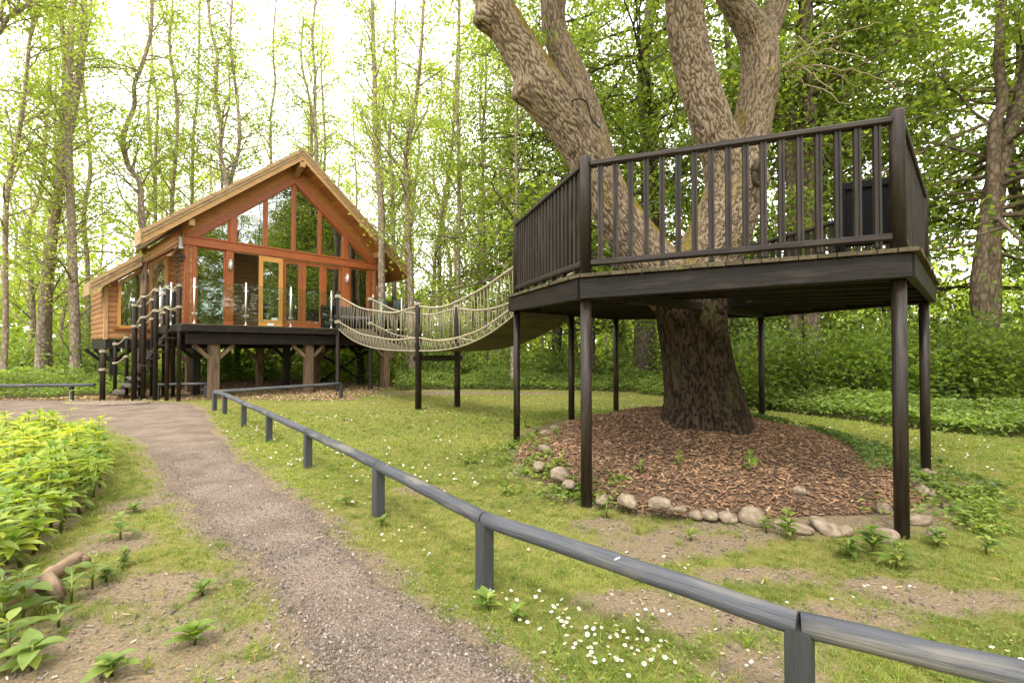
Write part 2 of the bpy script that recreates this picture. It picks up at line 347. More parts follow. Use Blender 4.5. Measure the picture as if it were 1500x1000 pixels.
PATHPOLY = np.vstack([PLc[:, :2], PRc[::-1, :2]])
def path_dist(x, y):             # >0 outside the path, metres from its edge
    x = np.asarray(x, float); y = np.asarray(y, float); e = np.vstack([PLc[:, :2], PRc[:, :2]]); dm = np.full(x.shape, 99.)
    for q in e: dm = np.minimum(dm, np.hypot(x - q[0], y - q[1]))
    return np.where(in_poly(x, y, PATHPOLY), -dm, dm)
BED = np.array([(-12, 6.6), (-8, 6.4), (-5.7, 6.25), (-5.0, 5.8), (-4.45, 5.3), (-4.05, 4.8), (-3.7, 4.3), (-3.35, 3.75), (-3.1, 3.2), (-2.85, 2.75), (-2.6, 2.2), (-2.5, 1.5), (-12, 1.5)])
SOIL = [(g(180, 940), 1.0, .45), (g(230, 860), .45, .3), (g(100, 985), .6, .5), (g(160, 800), .35, .3), (g(200, 740), .3, .4), (g(1000, 795), .65, .26), (g(880, 770), .3, .25), (g(1100, 840), .55, .15), (g(1240, 900), .45, .15), (g(1120, 970), .45, .28),
        (g(1380, 880), .5, .18), (g(790, 655), .5, .5), (g(640, 575), 2.2, .9), (g(930, 880), .4, .2), (g(1060, 905), .5, .15), (g(1300, 860), .35, .16), (Vector((-8.5, 16.5, 0)), 4.6, 4.2), (g(760, 575), 1.6, .7), (g(620, 720), .3, .2), (g(300, 640), .3, .4)]
def soil_mask(x, y):
    s = np.zeros(np.shape(x))
    for c, rx, ry in SOIL:
        s = np.maximum(s, np.clip(1.3 - 1.1 * np.hypot((x - c.x) / rx, (y - c.y) / ry), 0, 1))
    pd = path_dist(x, y); s = np.maximum(s, np.clip(1 - pd / .22, 0, 1) * .8)
    s = np.maximum(s, in_poly(x, y, BED) * 1.)
    r = np.hypot(x - TREE[0], y - TREE[1]); s = np.maximum(s, np.clip(1.3 - np.abs(r - 2.1) / .3, 0, 1) * .7)
    s = np.maximum(s, np.clip((beyond(x, y) + .1) * 2, 0, 1))
    n = sinnoise(x, y, 7, 21) * .28 + sinnoise(x, y, 19, 5) * .22
    return np.clip(s + n * (s > .02) * 1.2 + np.clip(sinnoise(x, y, 3.1, 14) - .55, 0, 1) * .9, 0, 1)

u_ = np.concatenate([np.linspace(-1, 1, 361)]); sgn = np.sign(u_)
xs = sgn * (np.abs(u_) * 9 + np.abs(u_) ** 6 * 170); ys = np.concatenate([np.linspace(-30, .8, 24), .8 + (np.linspace(0, 1, 380)[1:]) * 15 + np.linspace(0, 1, 380)[1:] ** 8 * 170])
X, Y = np.meshgrid(xs, ys); Z = gz(X, Y)
V = np.stack([X, Y, Z], -1).reshape(-1, 3); nx, ny = len(xs), len(ys)
idx = np.arange(nx * ny).reshape(ny, nx)
Q = np.stack([idx[:-1, :-1], idx[:-1, 1:], idx[1:, 1:], idx[1:, :-1]], -1).reshape(-1, 4)
m, n, l, b = nt('lawn_ground')
a = attr(n, 'soil'); gm = n.new('ShaderNodeNewGeometry')
def noise(n, l, src, sc, det=5, ro=.6):
    k = n.new('ShaderNodeTexNoise'); k.inputs['Scale'].default_value = sc; k.inputs['Detail'].default_value = det; k.inputs['Roughness'].default_value = ro; l.new(src, k.inputs['Vector']); return k
n1 = noise(n, l, gm.outputs['Position'], 9, 6, .7); n2 = noise(n, l, gm.outputs['Position'], 70, 4, .7); n3 = noise(n, l, gm.outputs['Position'], 1.1, 3)
rg = ramp(n, [(.3, (.11, .115, .028)), (.5, (.20, .185, .05)), (.7, (.29, .24, .09))]); l.new(n1.outputs['Fac'], rg.inputs[0])
rs = ramp(n, [(.28, (.11, .08, .05)), (.5, (.215, .16, .10)), (.72, (.34, .265, .175))]); l.new(n2.outputs['Fac'], rs.inputs[0])
ms = n.new('ShaderNodeMath'); ms.operation = 'MULTIPLY_ADD'; ms.inputs[1].default_value = 1.1; ms.inputs[2].default_value = -.95
l.new(n1.outputs['Fac'], ms.inputs[0]); m2 = n.new('ShaderNodeMath'); m2.operation = 'MULTIPLY_ADD'; m2.inputs[1].default_value = .8; l.new(n2.outputs['Fac'], m2.inputs[0]); l.new(ms.outputs[0], m2.inputs[2])
a2 = n.new('ShaderNodeMath'); a2.operation = 'ADD'; l.new(m2.outputs[0], a2.inputs[0]); l.new(a.outputs['Fac'], a2.inputs[1])
ad = n.new('ShaderNodeMapRange'); ad.inputs[1].default_value = .22; ad.inputs[2].default_value = .72; l.new(a2.outputs[0], ad.inputs[0])
mm = n.new('ShaderNodeMix'); mm.data_type = 'RGBA'; l.new(ad.outputs[0], mm.inputs[0]); l.new(rg.outputs[0], mm.inputs[6]); l.new(rs.outputs[0], mm.inputs[7])
l.new(mm.outputs[2], b.inputs['Base Color']); b.inputs['Roughness'].default_value = .95; b.inputs['Specular IOR Level'].default_value = .1
bu = n.new('ShaderNodeBump'); bu.inputs['Strength'].default_value = .7; bu.inputs['Distance'].default_value = .025; l.new(n2.outputs['Fac'], bu.inputs['Height']); l.new(bu.outputs[0], b.inputs['Normal'])
M['ground'] = m
soil = soil_mask(X, Y).reshape(-1)
me = npmesh('ground', V, Q, 'ground', smooth=True, extra={'soil': ('FLOAT', 'value', soil)})
tag(link('ground', me), 'mown lawn and bare soil floor of the woodland clearing', 'ground', kind='structure')

# path
m, n, l, b = nt('path_gravel'); gm = n.new('ShaderNodeNewGeometry')
n1 = noise(n, l, gm.outputs['Position'], 60, 6, .75); n2 = noise(n, l, gm.outputs['Position'], 2.2, 4); vo = n.new('ShaderNodeTexVoronoi'); vo.inputs['Scale'].default_value = 75; l.new(gm.outputs['Position'], vo.inputs['Vector'])
r1 = ramp(n, [(.25, (.13, .10, .08)), (.5, (.26, .205, .165)), (.78, (.41, .335, .275))]); l.new(n1.outputs['Fac'], r1.inputs[0])
r2 = ramp(n, [(.35, (.75, .70, .66)), (.65, (1.2, 1.16, 1.12))]); l.new(n2.outputs['Fac'], r2.inputs[0])
mm = n.new('ShaderNodeMix'); mm.data_type = 'RGBA'; mm.blend_type = 'MULTIPLY'; mm.inputs[0].default_value = 1; l.new(r1.outputs[0], mm.inputs[6]); l.new(r2.outputs[0], mm.inputs[7])
ea = attr(n, 'soil'); m3 = n.new('ShaderNodeMix'); m3.data_type = 'RGBA'; l.new(ea.outputs['Fac'], m3.inputs[0]); l.new(mm.outputs[2], m3.inputs[6]); m3.inputs[7].default_value = (.215, .16, .115, 1)
l.new(m3.outputs[2], b.inputs['Base Color']); b.inputs['Roughness'].default_value = .95; b.inputs['Specular IOR Level'].default_value = .12
bu = n.new('ShaderNodeBump'); bu.inputs['Strength'].default_value = .9; bu.inputs['Distance'].default_value = .02; l.new(vo.outputs['Distance'], bu.inputs['Height'])
b2 = n.new('ShaderNodeBump'); b2.inputs['Strength'].default_value = .6; b2.inputs['Distance'].default_value = .03; l.new(n1.outputs['Fac'], b2.inputs['Height']); l.new(bu.outputs[0], b2.inputs['Normal']); l.new(b2.outputs[0], b.inputs['Normal'])
M['path'] = m
t = np.linspace(0, 1, 41); A = PLc[:, None, :2] * (1 - t[None, :, None]) + PRc[:, None, :2] * t[None, :, None]
A = np.stack([np.interp(np.linspace(0, len(A) - 1, 360), np.arange(len(A)), A[:, j, k]) for j in range(41) for k in range(2)], -1).reshape(360, 41, 2)
jit = .09 * np.stack([sinnoise(A[..., 0], A[..., 1], 6, 1), sinnoise(A[..., 0], A[..., 1], 6, 2)], -1) * (np.abs(t - .5) * 2)[None, :, None] ** 3; A = A + jit
edge = (np.abs(t - .5) * 2)[None, :] ** 5 * np.ones((360, 1)); crown = .009 * (1 - edge) - .010 * edge
Vp = np.concatenate([A, (gz(A[..., 0], A[..., 1]) + crown + .002 * sinnoise(A[..., 0], A[..., 1], 5, 9) * (1 - edge) + .004)[..., None]], -1).reshape(-1, 3)
idx = np.arange(360 * 41).reshape(360, 41); Q = np.stack([idx[:-1, :-1], idx[:-1, 1:], idx[1:, 1:], idx[1:, :-1]], -1).reshape(-1, 4)
tag(link('path', npmesh('path', Vp, Q, 'path', smooth=True, extra={'soil': ('FLOAT', 'value', edge.reshape(-1))})), 'trodden grey-brown gravel path winding towards the cabin', 'path', kind='structure')

# mulch mound round the big tree
ra, th = np.meshgrid(np.linspace(0, 1, 50) ** .8, np.linspace(0, 2 * np.pi, 97)[:-1], indexing='ij')
rr = (2.08 + .14 * np.sin(2 * th + .6) + .07 * np.sin(5 * th)) * ra
mxx, myy = TREE[0] + rr * np.cos(th), TREE[1] + rr * np.sin(th)
mz = mound_z(mxx, myy) + .018 * sinnoise(mxx, myy, 9, 4) * (1 - ra) + .012
idx = np.arange(ra.size).reshape(ra.shape); Q = np.stack([idx[:-1], np.roll(idx[:-1], -1, 1), np.roll(idx[1:], -1, 1), idx[1:]], -1).reshape(-1, 4)[:, ::-1]
m, n, l, b = nt('mulch'); gm = n.new('ShaderNodeNewGeometry'); n1 = noise(n, l, gm.outputs['Position'], 45, 5, .7)
r1 = ramp(n, [(.3, (.045, .027, .016)), (.55, (.115, .068, .039)), (.75, (.20, .125, .073))]); l.new(n1.outputs['Fac'], r1.inputs[0]); l.new(r1.outputs[0], b.inputs['Base Color']); b.inputs['Roughness'].default_value = .95
bu = n.new('ShaderNodeBump'); bu.inputs['Distance'].default_value = .03; bu.inputs['Strength'].default_value = .8; l.new(n1.outputs['Fac'], bu.inputs['Height']); l.new(bu.outputs[0], b.inputs['Normal'])
M['mulch'] = m
tag(link('mulch_mound', npmesh('mulch_mound', np.stack([mxx, myy, mz], -1).reshape(-1, 3), Q, 'mulch', smooth=True)), 'raised brown mulch bed round the foot of the big tree', 'ground', kind='structure')
# ------------------------------------------------------------------ cabin on stilts
TH = .743; HR = math.atan2(math.cos(TH), math.sin(TH)); P0 = Vector((-9.75, 14.21, 0))
CW, ZD, SL = 6.35, 1.93, .819; MID = CW / 2
def hw(a, b, z=0):               # cabin coordinates to the place
    return P0 + Vector((math.sin(TH) * a - math.cos(TH) * b, math.cos(TH) * a + math.sin(TH) * b, z))
cabin = tag(empty('timber_cabin', P0, HR), 'timber cabin on stilts with glazed gable front and pitched roof', 'cabin')
CD = 6.2                          # depth of the cabin
MB().box((.02, .02, 1.5), (CW - .02, CD, ZD - .03)).build('floor_slab', 'darkbeam', cabin)
MB().box((.15, .15, ZD - .028), (CW - .15, CD - .15, ZD)).build('floor', 'floor', cabin)
# log walls: every course a piece
def log_mesh(name, L, h, mat):    # along local x, half-round outside faces
    mb = MB(); w = .07; hh = h / 2
    prof = [(-w * .75, -hh), (w * .75, -hh), (w, -hh + .025), (w * 1.06, 0), (w, hh - .025), (w * .75, hh), (-w * .75, hh), (-w, hh - .025), (-w * 1.06, 0), (-w, -hh + .025)]
    mb.prism(prof, (0, 0, 0), (L, 0, 0)); me = mb.mesh(name); me.materials.append(M[mat]); return me
CH = .153
side_log, back_log, front_tail = log_mesh('log', CD, CH - .004, 'log'), log_mesh('log', CW, CH - .004, 'log'), log_mesh('log_end', .15, CH - .006, 'log')
inner_log = log_mesh('inner_log', CW - .3, CH - .004, 'inner')
for i in range(21):
    z = ZD - .05 + CH * (i + .5)
    for xx in (.14, CW - .14):
        o = link('log', side_log, cabin, (xx, .06, z)); o.rotation_euler = (0, 0, R(90))
    if i > 17: continue
    link('log', back_log, cabin, (0, CD - .05, z))
    link('inner_log', inner_log, cabin, (.15, 2.3, z))
    for xx in (.125, CW - .125 - .0):
        o = link('log_end', front_tail, cabin, (xx, -.075 - (.012 if i % 2 else 0), z)); o.rotation_euler = (0, 0, R(90)); o.scale = (1, .62, 1)
for i in range(18, 36):           # gable logs of the inner and the back wall
    z = ZD - .05 + CH * (i + .5); half = MID - max(0, (z + CH / 2 - 4.66) / SL) - .02
    if half < .2: break
    for b_, mt in ((2.3, 'inner'), (CD - .05, 'log')):
        o = link('gable_log', log_mesh('gable_log', 2 * half, CH - .004, mt), cabin, (MID - half, b_, z))
# front frame
def fbar(name, a0, z0, a1, z1, b0=-.09, b1=.05, mat='red', parent=None):
    return MB().box((a0, b0, z0), (a1, b1, z1), .008).build(name, mat, parent or cabin)
fbar('corner_board', -.03, ZD - .1, .085, 4.75, -.11, .03); fbar('corner_board', CW - .085, ZD - .1, CW + .03, 4.75, -.11, .03)
fbar('tie_beam', -.02, 4.395, CW + .02, 4.634, -.13, .07)
fbar('tie_beam_lip', -.02, 4.637, CW + .02, 4.672, -.15, .06)
fbar('sill_beam', .165, ZD, CW - .165, ZD + .07, -.10, .06)
for a0, a1 in ((.165, .275), (1.06, 1.29), (4.98, 5.25), (6.06, 6.185)): fbar('post', a0, ZD + .073, a1, 4.392, -.10, .05)
def slope_z(a): return 4.68 + (7.04 - 4.68) * (1 - abs(a - MID) / (MID - .311))
for s in (-1, 1):                 # rafters of the glazed gable: red frame below, timber above
    f0, f1 = Vector((MID + s * (MID + .08), 0, 0)), Vector((MID, 0, 0))
    for lo, hi, bb, mt, nm in ((.0, .25, -.12, 'red', 'gable_rafter'), (.253, .715, -.09, 'soffit', 'upper_rafter')):
        zz = lambda a, k: slope_z(a) + k
        MB().poly([(f0.x, bb, zz(f0.x, lo)), (f1.x, bb, zz(f1.x, lo)), (f1.x, bb, zz(f1.x, hi)), (f0.x, bb, zz(f0.x, hi))], (0, .17, 0)).build(nm, mt, cabin)
DIV = [.36, 1.16, 1.36, 2.25, 3.175, 4.10, 4.99, 5.19, 5.99]
for a in (2.25, 3.175, 4.10): fbar('mullion', a - .035, 4.675, a + .035, slope_z(a) + .03, -.08, .02)
for a0, a1 in ((1.16, 1.36), (4.99, 5.19)): fbar('gable_post', a0, 4.675, a1, slope_z((a0 + a1) / 2) + .06, -.10, .04)
def pane(pts, parent, mat='glass', nm='pane'):
    return MB().poly(pts, (0, .012, 0)).build(nm, mat, parent)
def gable_window(a0, a1):
    w = MB(); zb = 4.675; t = .045
    pts = [(a0, zb), (a1, zb), (a1, slope_z(a1)), (a0, slope_z(a0))]
    for i in range(4):
        p, q = pts[i], pts[(i + 1) % 4]
        if abs(p[0] - q[0]) + abs(p[1] - q[1]) < .05: continue
        w.bar((p[0], -.03, p[1]), (q[0], -.03, q[1]), .07, t * 1.6, (0, 1, 0))
    o = w.build('gable_window', 'red', cabin)
    pane([(a0, -.02, zb), (a1, -.02, zb), (a1, -.02, slope_z(a1)), (a0, -.02, slope_z(a0))], o)
for a0, a1 in ((.36, 1.16), (1.36, 2.215), (2.285, 3.14), (3.21, 4.065), (4.135, 4.99), (5.19, 5.99)): gable_window(a0, a1)
def window(a0, a1, z0, z1, mat='red', st=.05, b=-.03, nm='window', bot=None, top=None):
    bot = bot or st; top = top or st
    w = MB(); w.box((a0, b - .03, z0), (a0 + st, b + .035, z1)); w.box((a1 - st, b - .03, z0), (a1, b + .035, z1))
    w.box((a0 + st + .001, b - .025, z0), (a1 - st - .001, b + .03, z0 + bot)); w.box((a0 + st + .001, b - .025, z1 - top), (a1 - st - .001, b + .03, z1))
    o = w.build(nm, mat, cabin)
    pane([(a0 + st - .01, b, z0 + bot - .01), (a1 - st + .01, b, z0 + bot - .01), (a1 - st + .01, b, z1 - top + .01), (a0 + st - .01, b, z1 - top + .01)], o)
    return o
window(.278, 1.057, ZD + .073, 4.39, st=.035); window(5.253, 6.057, ZD + .073, 4.39, st=.06)
for k, (a0, a1) in enumerate(((2.80, 3.475), (3.48, 4.235), (4.24, 4.977))):
    d = window(a0, a1, ZD + .073, 4.385, st=.125, nm='door', bot=.28, top=.15)
fbar('head_trim', 1.293, 4.36, 4.977, 4.392, -.085, -.062, 'inner')
od = window(2.03, 2.79, ZD + .08, 4.355, 'orange', .125, -.10, 'open_door', .26, .16); tag(od, 'light oak inside face of the folded open door')
MB().tube([(2.69, -.14, 2.98), (2.69, -.19, 2.98), (2.60, -.19, 2.98)], .012, 8).build('door_handle', 'steel', od)
MB().box((2.30, -.137, 2.07), (2.50, -.131, 2.15)).build('door_notice', 'paper', od); MB().box((2.44, -.112, 2.22), (2.63, -.108, 2.34)).build('window_notice', 'paper', od)
for a in (1.17, 5.115):           # wall lamps
    wl_ = MB().box((a - .045, -.125, 3.82), (a + .045, -.102, 4.02)).build('wall_lamp', 'steel', cabin)
    MB().tube([(a, -.19, 3.80), (a, -.19, 4.06)], .05, 14).build('lamp_shade', 'lampglass', wl_)
    MB().tube([(a, -.19, 4.06), (a, -.19, 4.10)], [.062, .055], 14).build('lamp_cap', 'steel', wl_)
    MB().tube([(a, -.12, 3.80), (a, -.155, 3.74), (a, -.19, 3.76), (a, -.19, 3.80)], .014, 8).build('lamp_arm', 'steel', wl_)
# roof
def rz(a): return 8.09 - SL * abs(a - MID)
EL, ER, BF, BB = -1.163, CW + 1.187, -.72, CD + .7
roof = MB()
for e in (EL, ER):
    e2 = -.7 if e < MID else e     # behind the gable the lean-to takes over from the left slope
    roof.poly([(MID, BF + .06, rz(MID) - .03), (e, BF + .06, rz(e) - .03), (e, BF + .06, rz(e) - .33), (MID, BF + .06, rz(MID) - .33)], (0, .66, 0))
    if e < MID: roof.poly([(-.05, .004, rz(-.05) - .031), (e2, .004, rz(e2) - .031), (e2, .004, rz(e2) - .329), (-.05, .004, rz(-.05) - .329)], (0, 1.2, 0)); e2 = -.04
    roof.poly([(MID, .002, rz(MID) - .03), (e2, .002, rz(e2) - .03), (e2, .002, rz(e2) - .33), (MID, .002, rz(MID) - .33)], (0, BB - .05, 0))
roof = roof.build('roof', 'roofing', cabin)
for e in (EL, ER):
    s = 1 if e > MID else -1
    for t0, t1, bo, mt in ((.0, .115, -.035, 'fascia'), (.118, .225, -.012, 'fascia'), (.228, .40, .012, 'larch')):
        e1 = e - s * .0
        MB().poly([(MID, BF + bo, rz(MID) - t0 * 1.02), (e1, BF + bo, rz(e1) - t0), (e1, BF + bo, rz(e1) - t1), (MID, BF + bo, rz(MID) - t1 * 1.02)], (0, .045, 0)).build('fascia_board', mt, roof)
    MB().box((e - .018 + s * .025, BF - .03, rz(e) - .40), (e + .018 + s * .025, -.02 if s < 0 else BB - .04, rz(e) - .0)).build('eave_board', 'fascia', roof)
    L = abs(e - MID); nb = 36; wj = L / nb
    mb = MB(); mb.bar((0, BF + .05, 0), (0, BF + .72 + .0, 0), wj * 1.29 - .008, .02, (0, 0, 1), .006); sm = mb.mesh('soffit_board'); sm.materials.append(M['soffit'])
    for i in range(nb):
        a = MID + s * wj * (i + .5); o = link('soffit_board', sm, roof, (a, 0, rz(a) - .345)); o.rotation_euler = (0, s * math.atan(SL), 0)
    for i in range(14):           # wider boards further back under the eaves and inside
        a = MID + s * L * (i + .5) / 14
        if a < -.75: continue
        mb = MB().bar((0, BF + .725, 0), (0, BB - .1 if a > -.1 else 1.18, 0), L / 14 * 1.29 - .006, .018)
        o = mb.build('ceiling_board', 'soffit', roof); o.location = (a, 0, rz(a) - .345); o.rotation_euler = (0, s * math.atan(SL), 0)
def purlin(a, z, h, nm, curve=False):
    w = MB()
    if curve:
        pr = [(0, 0), (.86, 0), (.86, -.16), (.70, -.19), (.5, -.27), (.3, -.36), (0, -.42)]
        w.poly([(a - .075, .10 - x, z + y) for x, y in pr], (.15, 0, 0))
    else: w.box((a - .075, BF + .10, z - h), (a + .075, .12, z), .01)
    return w.build(nm, 'larch', cabin)
purlin(MID, 7.60, .3, 'ridge_beam', True); purlin(.02, rz(.02) - .42, .2, 'purlin'); purlin(CW - .02, rz(CW) - .42, .2, 'purlin')
# lean-to wing on the left
WA, WB_, ZF = -1.67, 1.2, 1.60
def wz(a): return 4.06 + .8 * (a + .98)
wing = MB().poly([(-2.04, .64, wz(-2.04) - .02), (-.9, .64, wz(-.9) - .02), (-.9, .64, wz(-.9) - .28), (-2.04, .64, wz(-2.04) - .28)], (0, 1.25, 0)).build('wing_roof', 'roofing', cabin)
for t0, t1, bo, mt in ((.0, .115, -.035, 'fascia'), (.118, .225, -.012, 'fascia'), (.228, .37, .012, 'fascia')):
    MB().poly([(-.92, .6 + bo, wz(-.92) - t0), (-2.06, .6 + bo, wz(-2.06) - t0), (-2.06, .6 + bo, wz(-2.06) - t1), (-.92, .6 + bo, wz(-.92) - t1)], (0, .045, 0)).build('fascia_board', mt, wing)
MB().box((-2.08, .60, wz(-2.06) - .40), (-2.045, 1.9, wz(-2.06) - .03)).build('eave_board', 'fascia', wing)
for i in range(12):
    a = -1.98 + 1.95 * (i + .5) / 12; mb = MB().bar((0, .66, 0), (0, 1.9, 0), 2.1 / 12 * 1.26, .018); o = mb.build('soffit_board', 'soffit', wing); o.location = (a, 0, wz(a) - .292); o.rotation_euler = (0, -math.atan(.8), 0)
MB().box((WA + .02, WB_ - .03, ZF - .28), (.1, 4.0, ZF - .01)).build('wing_floor', 'darkbeam', cabin)
for i in range(17):
    z0 = ZF + CH * i; a0 = WA
    top = wz(WA) - .33
    if z0 + CH > top: a0 = WA + (z0 + CH - top) / .8
    if a0 > -.15: break
    for s0, s1 in (((a0, -1.38), (-.20, .0)) if 1.9 < z0 + .05 and wz(-1.38) else ((a0, 0),)):
        if s1 - s0 > .05: link('wing_log', log_mesh('wing_log', s1 - s0, CH - .004, 'log'), cabin, (s0, WB_, z0 + CH / 2))
    if z0 + CH < top:
        o = link('wing_log', log_mesh('wing_log', 2.7, CH - .004, 'log'), cabin, (WA + .07, WB_ + .1, z0 + CH / 2)); o.rotation_euler = (0, 0, R(90))
MB().box((WA - .03, WB_ - .1, ZF - .02), (WA + .06, WB_ + .04, wz(WA) - .31)).build('corner_board', 'larch', cabin)
w0, w1, zb = -1.36, -.22, 1.95
zt = lambda a: wz(a) - .50
wf = MB(); P = [(w0, zb), (w1, zb), (w1, zt(w1)), (w0, zt(w0))]
for i in range(4): wf.bar((P[i][0], WB_ - .09, P[i][1]), (P[(i + 1) % 4][0], WB_ - .09, P[(i + 1) % 4][1]), .08, .075, (0, 1, 0))
wf.bar((-.62, WB_ - .09, zb), (-.62, WB_ - .09, zt(-.62)), .08, .06, (0, 1, 0))
wf = wf.build('wing_window', 'orange', cabin); pane([(a, WB_ - .085, z) for a, z in P], wf); MB().box((w0 - .12, WB_ - .16, zb - .085), (w1 + .1, WB_ - .04, zb - .04)).build('window_sill', 'red', wf)
MB().poly([(WA, WB_ - .105, zt(WA) + .06), (-.05, WB_ - .105, zt(-.05) + .06), (-.05, WB_ - .105, zt(-.05) + .17), (WA, WB_ - .105, zt(WA) + .17)], (0, .08, 0)).build('wing_rafter', 'larch', cabin)
MB().tube([(-.86, .78, .0), (-.85, .78, 1.9), (-.86, .79, 2.8), (-.84, .78, wz(-.84) - .30)], [.10, .095, .09, .088], 14).build('log_column', 'post', cabin)
fl = MB().box((-.11, -.13, 3.98), (-.03, -.10, 4.06)).build('floodlight', 'black', cabin); MB().box((-.22, -.26, 3.98), (-.06, -.14, 4.05)).build('lamp_head', 'black', fl); MB().tube([(-.12, -.16, 3.86), (-.12, -.16, 3.93)], .04, 10).build('motion_sensor', 'black', fl)
aerial = MB().box((-.16, -.02, 4.28), (-.05, .02, 4.62), .01).build('aerial_box', 'white', cabin); MB().tube([(-.06, 0, 4.36), (.0, -.02, 4.26), (.02, -.04, 4.2)], .014, 6).build('bracket', 'white', aerial)
# stilts under the cabin
def stilt(parent, a, b, h, w=.2, mat='post', brace=(1,), bm=None):
    o = MB().box((a - w / 2, b - w / 2, -.1), (a + w / 2, b + w / 2, h), .012).build('stilt', mat, parent)
    for s in (-1, 1):
        if 'a' in brace: MB().bar((a + s * (w / 2 - .01), b, h - .36), (a + s * (w / 2 + .34), b, h - .02), .09, .13, (0, 1, 0)).build('brace', bm or mat, o)
        if 'b' in brace: MB().bar((a, b + s * (w / 2 - .01), h - .36), (a, b + s * (w / 2 + .34), h - .02), .09, .13, (1, 0, 0)).build('brace', bm or mat, o)
for b_ in (.3, 2.9, 5.6):
    for a_ in ((.2, 2.2, 4.2, 6.15) if b_ < 1 else (.2, 3.2, 6.15)): stilt(cabin, a_, b_, 1.32, .17, 'post', 'a' if b_ < 1 else '')
    MB().box((.0, b_ - .08, 1.325), (CW, b_ + .08, 1.497)).build('floor_beam', 'darkbeam', cabin)
for a0, a1, b_ in ((4.2, 6.15, .3),):
    MB().bar((a0 + .1, b_, .05), (a1 - .1, b_, 1.15), .07, .12, (0, 1, 0)).build('cross_brace', 'darkbeam', cabin)
    MB().bar((a0 + .1, b_ + .09, 1.15), (a1 - .1, b_ + .09, .05), .07, .12, (0, 1, 0)).build('cross_brace', 'darkbeam', cabin)
for b_ in (1.6, 3.6): stilt(cabin, WA + .25, b_, ZF - .285, .18, 'darkbeam', 'a')

# ------------------------------------------------------------------ terrace deck in front of the cabin
deck = tag(empty('terrace_deck', P0, HR), 'dark timber terrace deck on braced posts in front of cabin', 'deck')
DA0, DA1, DB = -.735, 5.75, -3.01
dm = MB().box((DA0, 0, 0), (DA1, .132, .028), .004).mesh('deck_board'); dm.materials.append(M['oldplank'])
for i in range(21): link('deck_board', dm, deck, (0, DB + .14 * i, ZD - .028))
MB().box((DA0 - .03, DB - .045, 1.735), (DA1, DB - .004, ZD - .03)).build('edge_board', 'darkbeam', deck); MB().box((DA0 - .034, DB - .0, 1.735), (DA0 - .004, -.02, ZD - .03)).build('edge_board', 'darkbeam', deck)
MB().box((DA0 + .12, DB + .12, 1.425), (DA1 - .1, DB + .26, 1.705)).build('front_beam', 'darkbeam', deck)
MB().box((DA0 + .12, -1.2, 1.425), (DA1 - .1, -1.06, 1.705)).build('rear_beam', 'darkbeam', deck)
jm = MB().box((-.025, DB + .02, 1.707), (.025, -.14, ZD - .03)).mesh('joist'); jm.materials.append(M['darkbeam'])
for i in range(15): link('joist', jm, deck, (DA0 + .1 + i * .45, 0, 0))
jl = MB().box((DA0 + .05, -.135, 1.50), (DA1, -.03, ZD - .035)).build('ledger', 'darkbeam', deck)
for a in (.03, 2.51, 5.13): stilt(deck, a, DB + .31, 1.422, .23, 'post', 'a')
for a in (.03, 2.51, 5.13): stilt(deck, a, -1.13, 1.422, .18, 'darkbeam', 'a')
# under-cabin bark litter is part of the ground sheet; glass balustrade on the deck edge
bal = tag(empty('glass_balustrade', P0, HR), 'frameless glass balustrade with steel posts along the terrace edge', 'balustrade')
def gpost(a, b):
    o = MB().tube([(a, b, ZD), (a, b, ZD + 1.14)], .024, 12).build('steel_post', 'steel', bal)
    MB().tube([(a, b, ZD), (a, b, ZD + .012)], .055, 14).build('base_plate', 'steel', o)
    for z in (.22, .88): MB().box((a - .055, b - .02, ZD + z), (a + .055, b + .02, ZD + z + .05), .008).build('clamp', 'steel', o)
def gpane(a0, b0, a1, b1):
    p, q = Vector((a0, b0, 0)), Vector((a1, b1, 0)); t = (q - p).normalized(); p += t * .04; q -= t * .04
    MB().bar((p.x, p.y, ZD + .58), (q.x, q.y, ZD + .58), .012, 1.0, (0, 0, 1), .002).build('glass_panel', 'clear', bal)
px_ = [-.47, .71, 1.89, 3.1]
for a in px_: gpost(a, DB + .07)
for a, c in zip(px_, px_[1:]): gpane(a, DB + .07, c, DB + .07)
gpost(-.66, -1.55); gpost(-.66, -.35); gpane(-.66, -1.55, -.66, -.35)
for a in (4.52, 5.62): gpost(a, DB + .07)
gpane(4.52, DB + .07, 5.62, DB + .07); gpost(5.66, -1.6); gpane(5.66, DB + .1, 5.66, -1.6)
# dark rattan sofa on the terrace
sofa = tag(empty('rattan_sofa', hw(4.55, -1.35, ZD), HR), 'black rattan sofa on the terrace behind the rope bridge', 'sofa')
MB().box((-.85, -.35, .05), (.85, .35, .38), .03).build('base', 'rattan', sofa); MB().box((-.85, .22, .385), (.85, .38, .86), .03).build('backrest', 'rattan', sofa)
for s in (-1, 1): MB().box((s * .83 - .09, -.35, .385), (s * .83 + .09, .21, .64), .03).build('armrest', 'rattan', sofa)
for s in (-1, 1): MB().box((s * .37 - .35, -.33, .385), (s * .37 + .35, .2, .50), .04).build('cushion', 'cushion', sofa)
for sx in (-.75, .75):
    for sy in (-.28, .28): MB().box((sx - .03, sy - .03, 0), (sx + .03, sy + .03, .05)).build('foot', 'black', sofa)

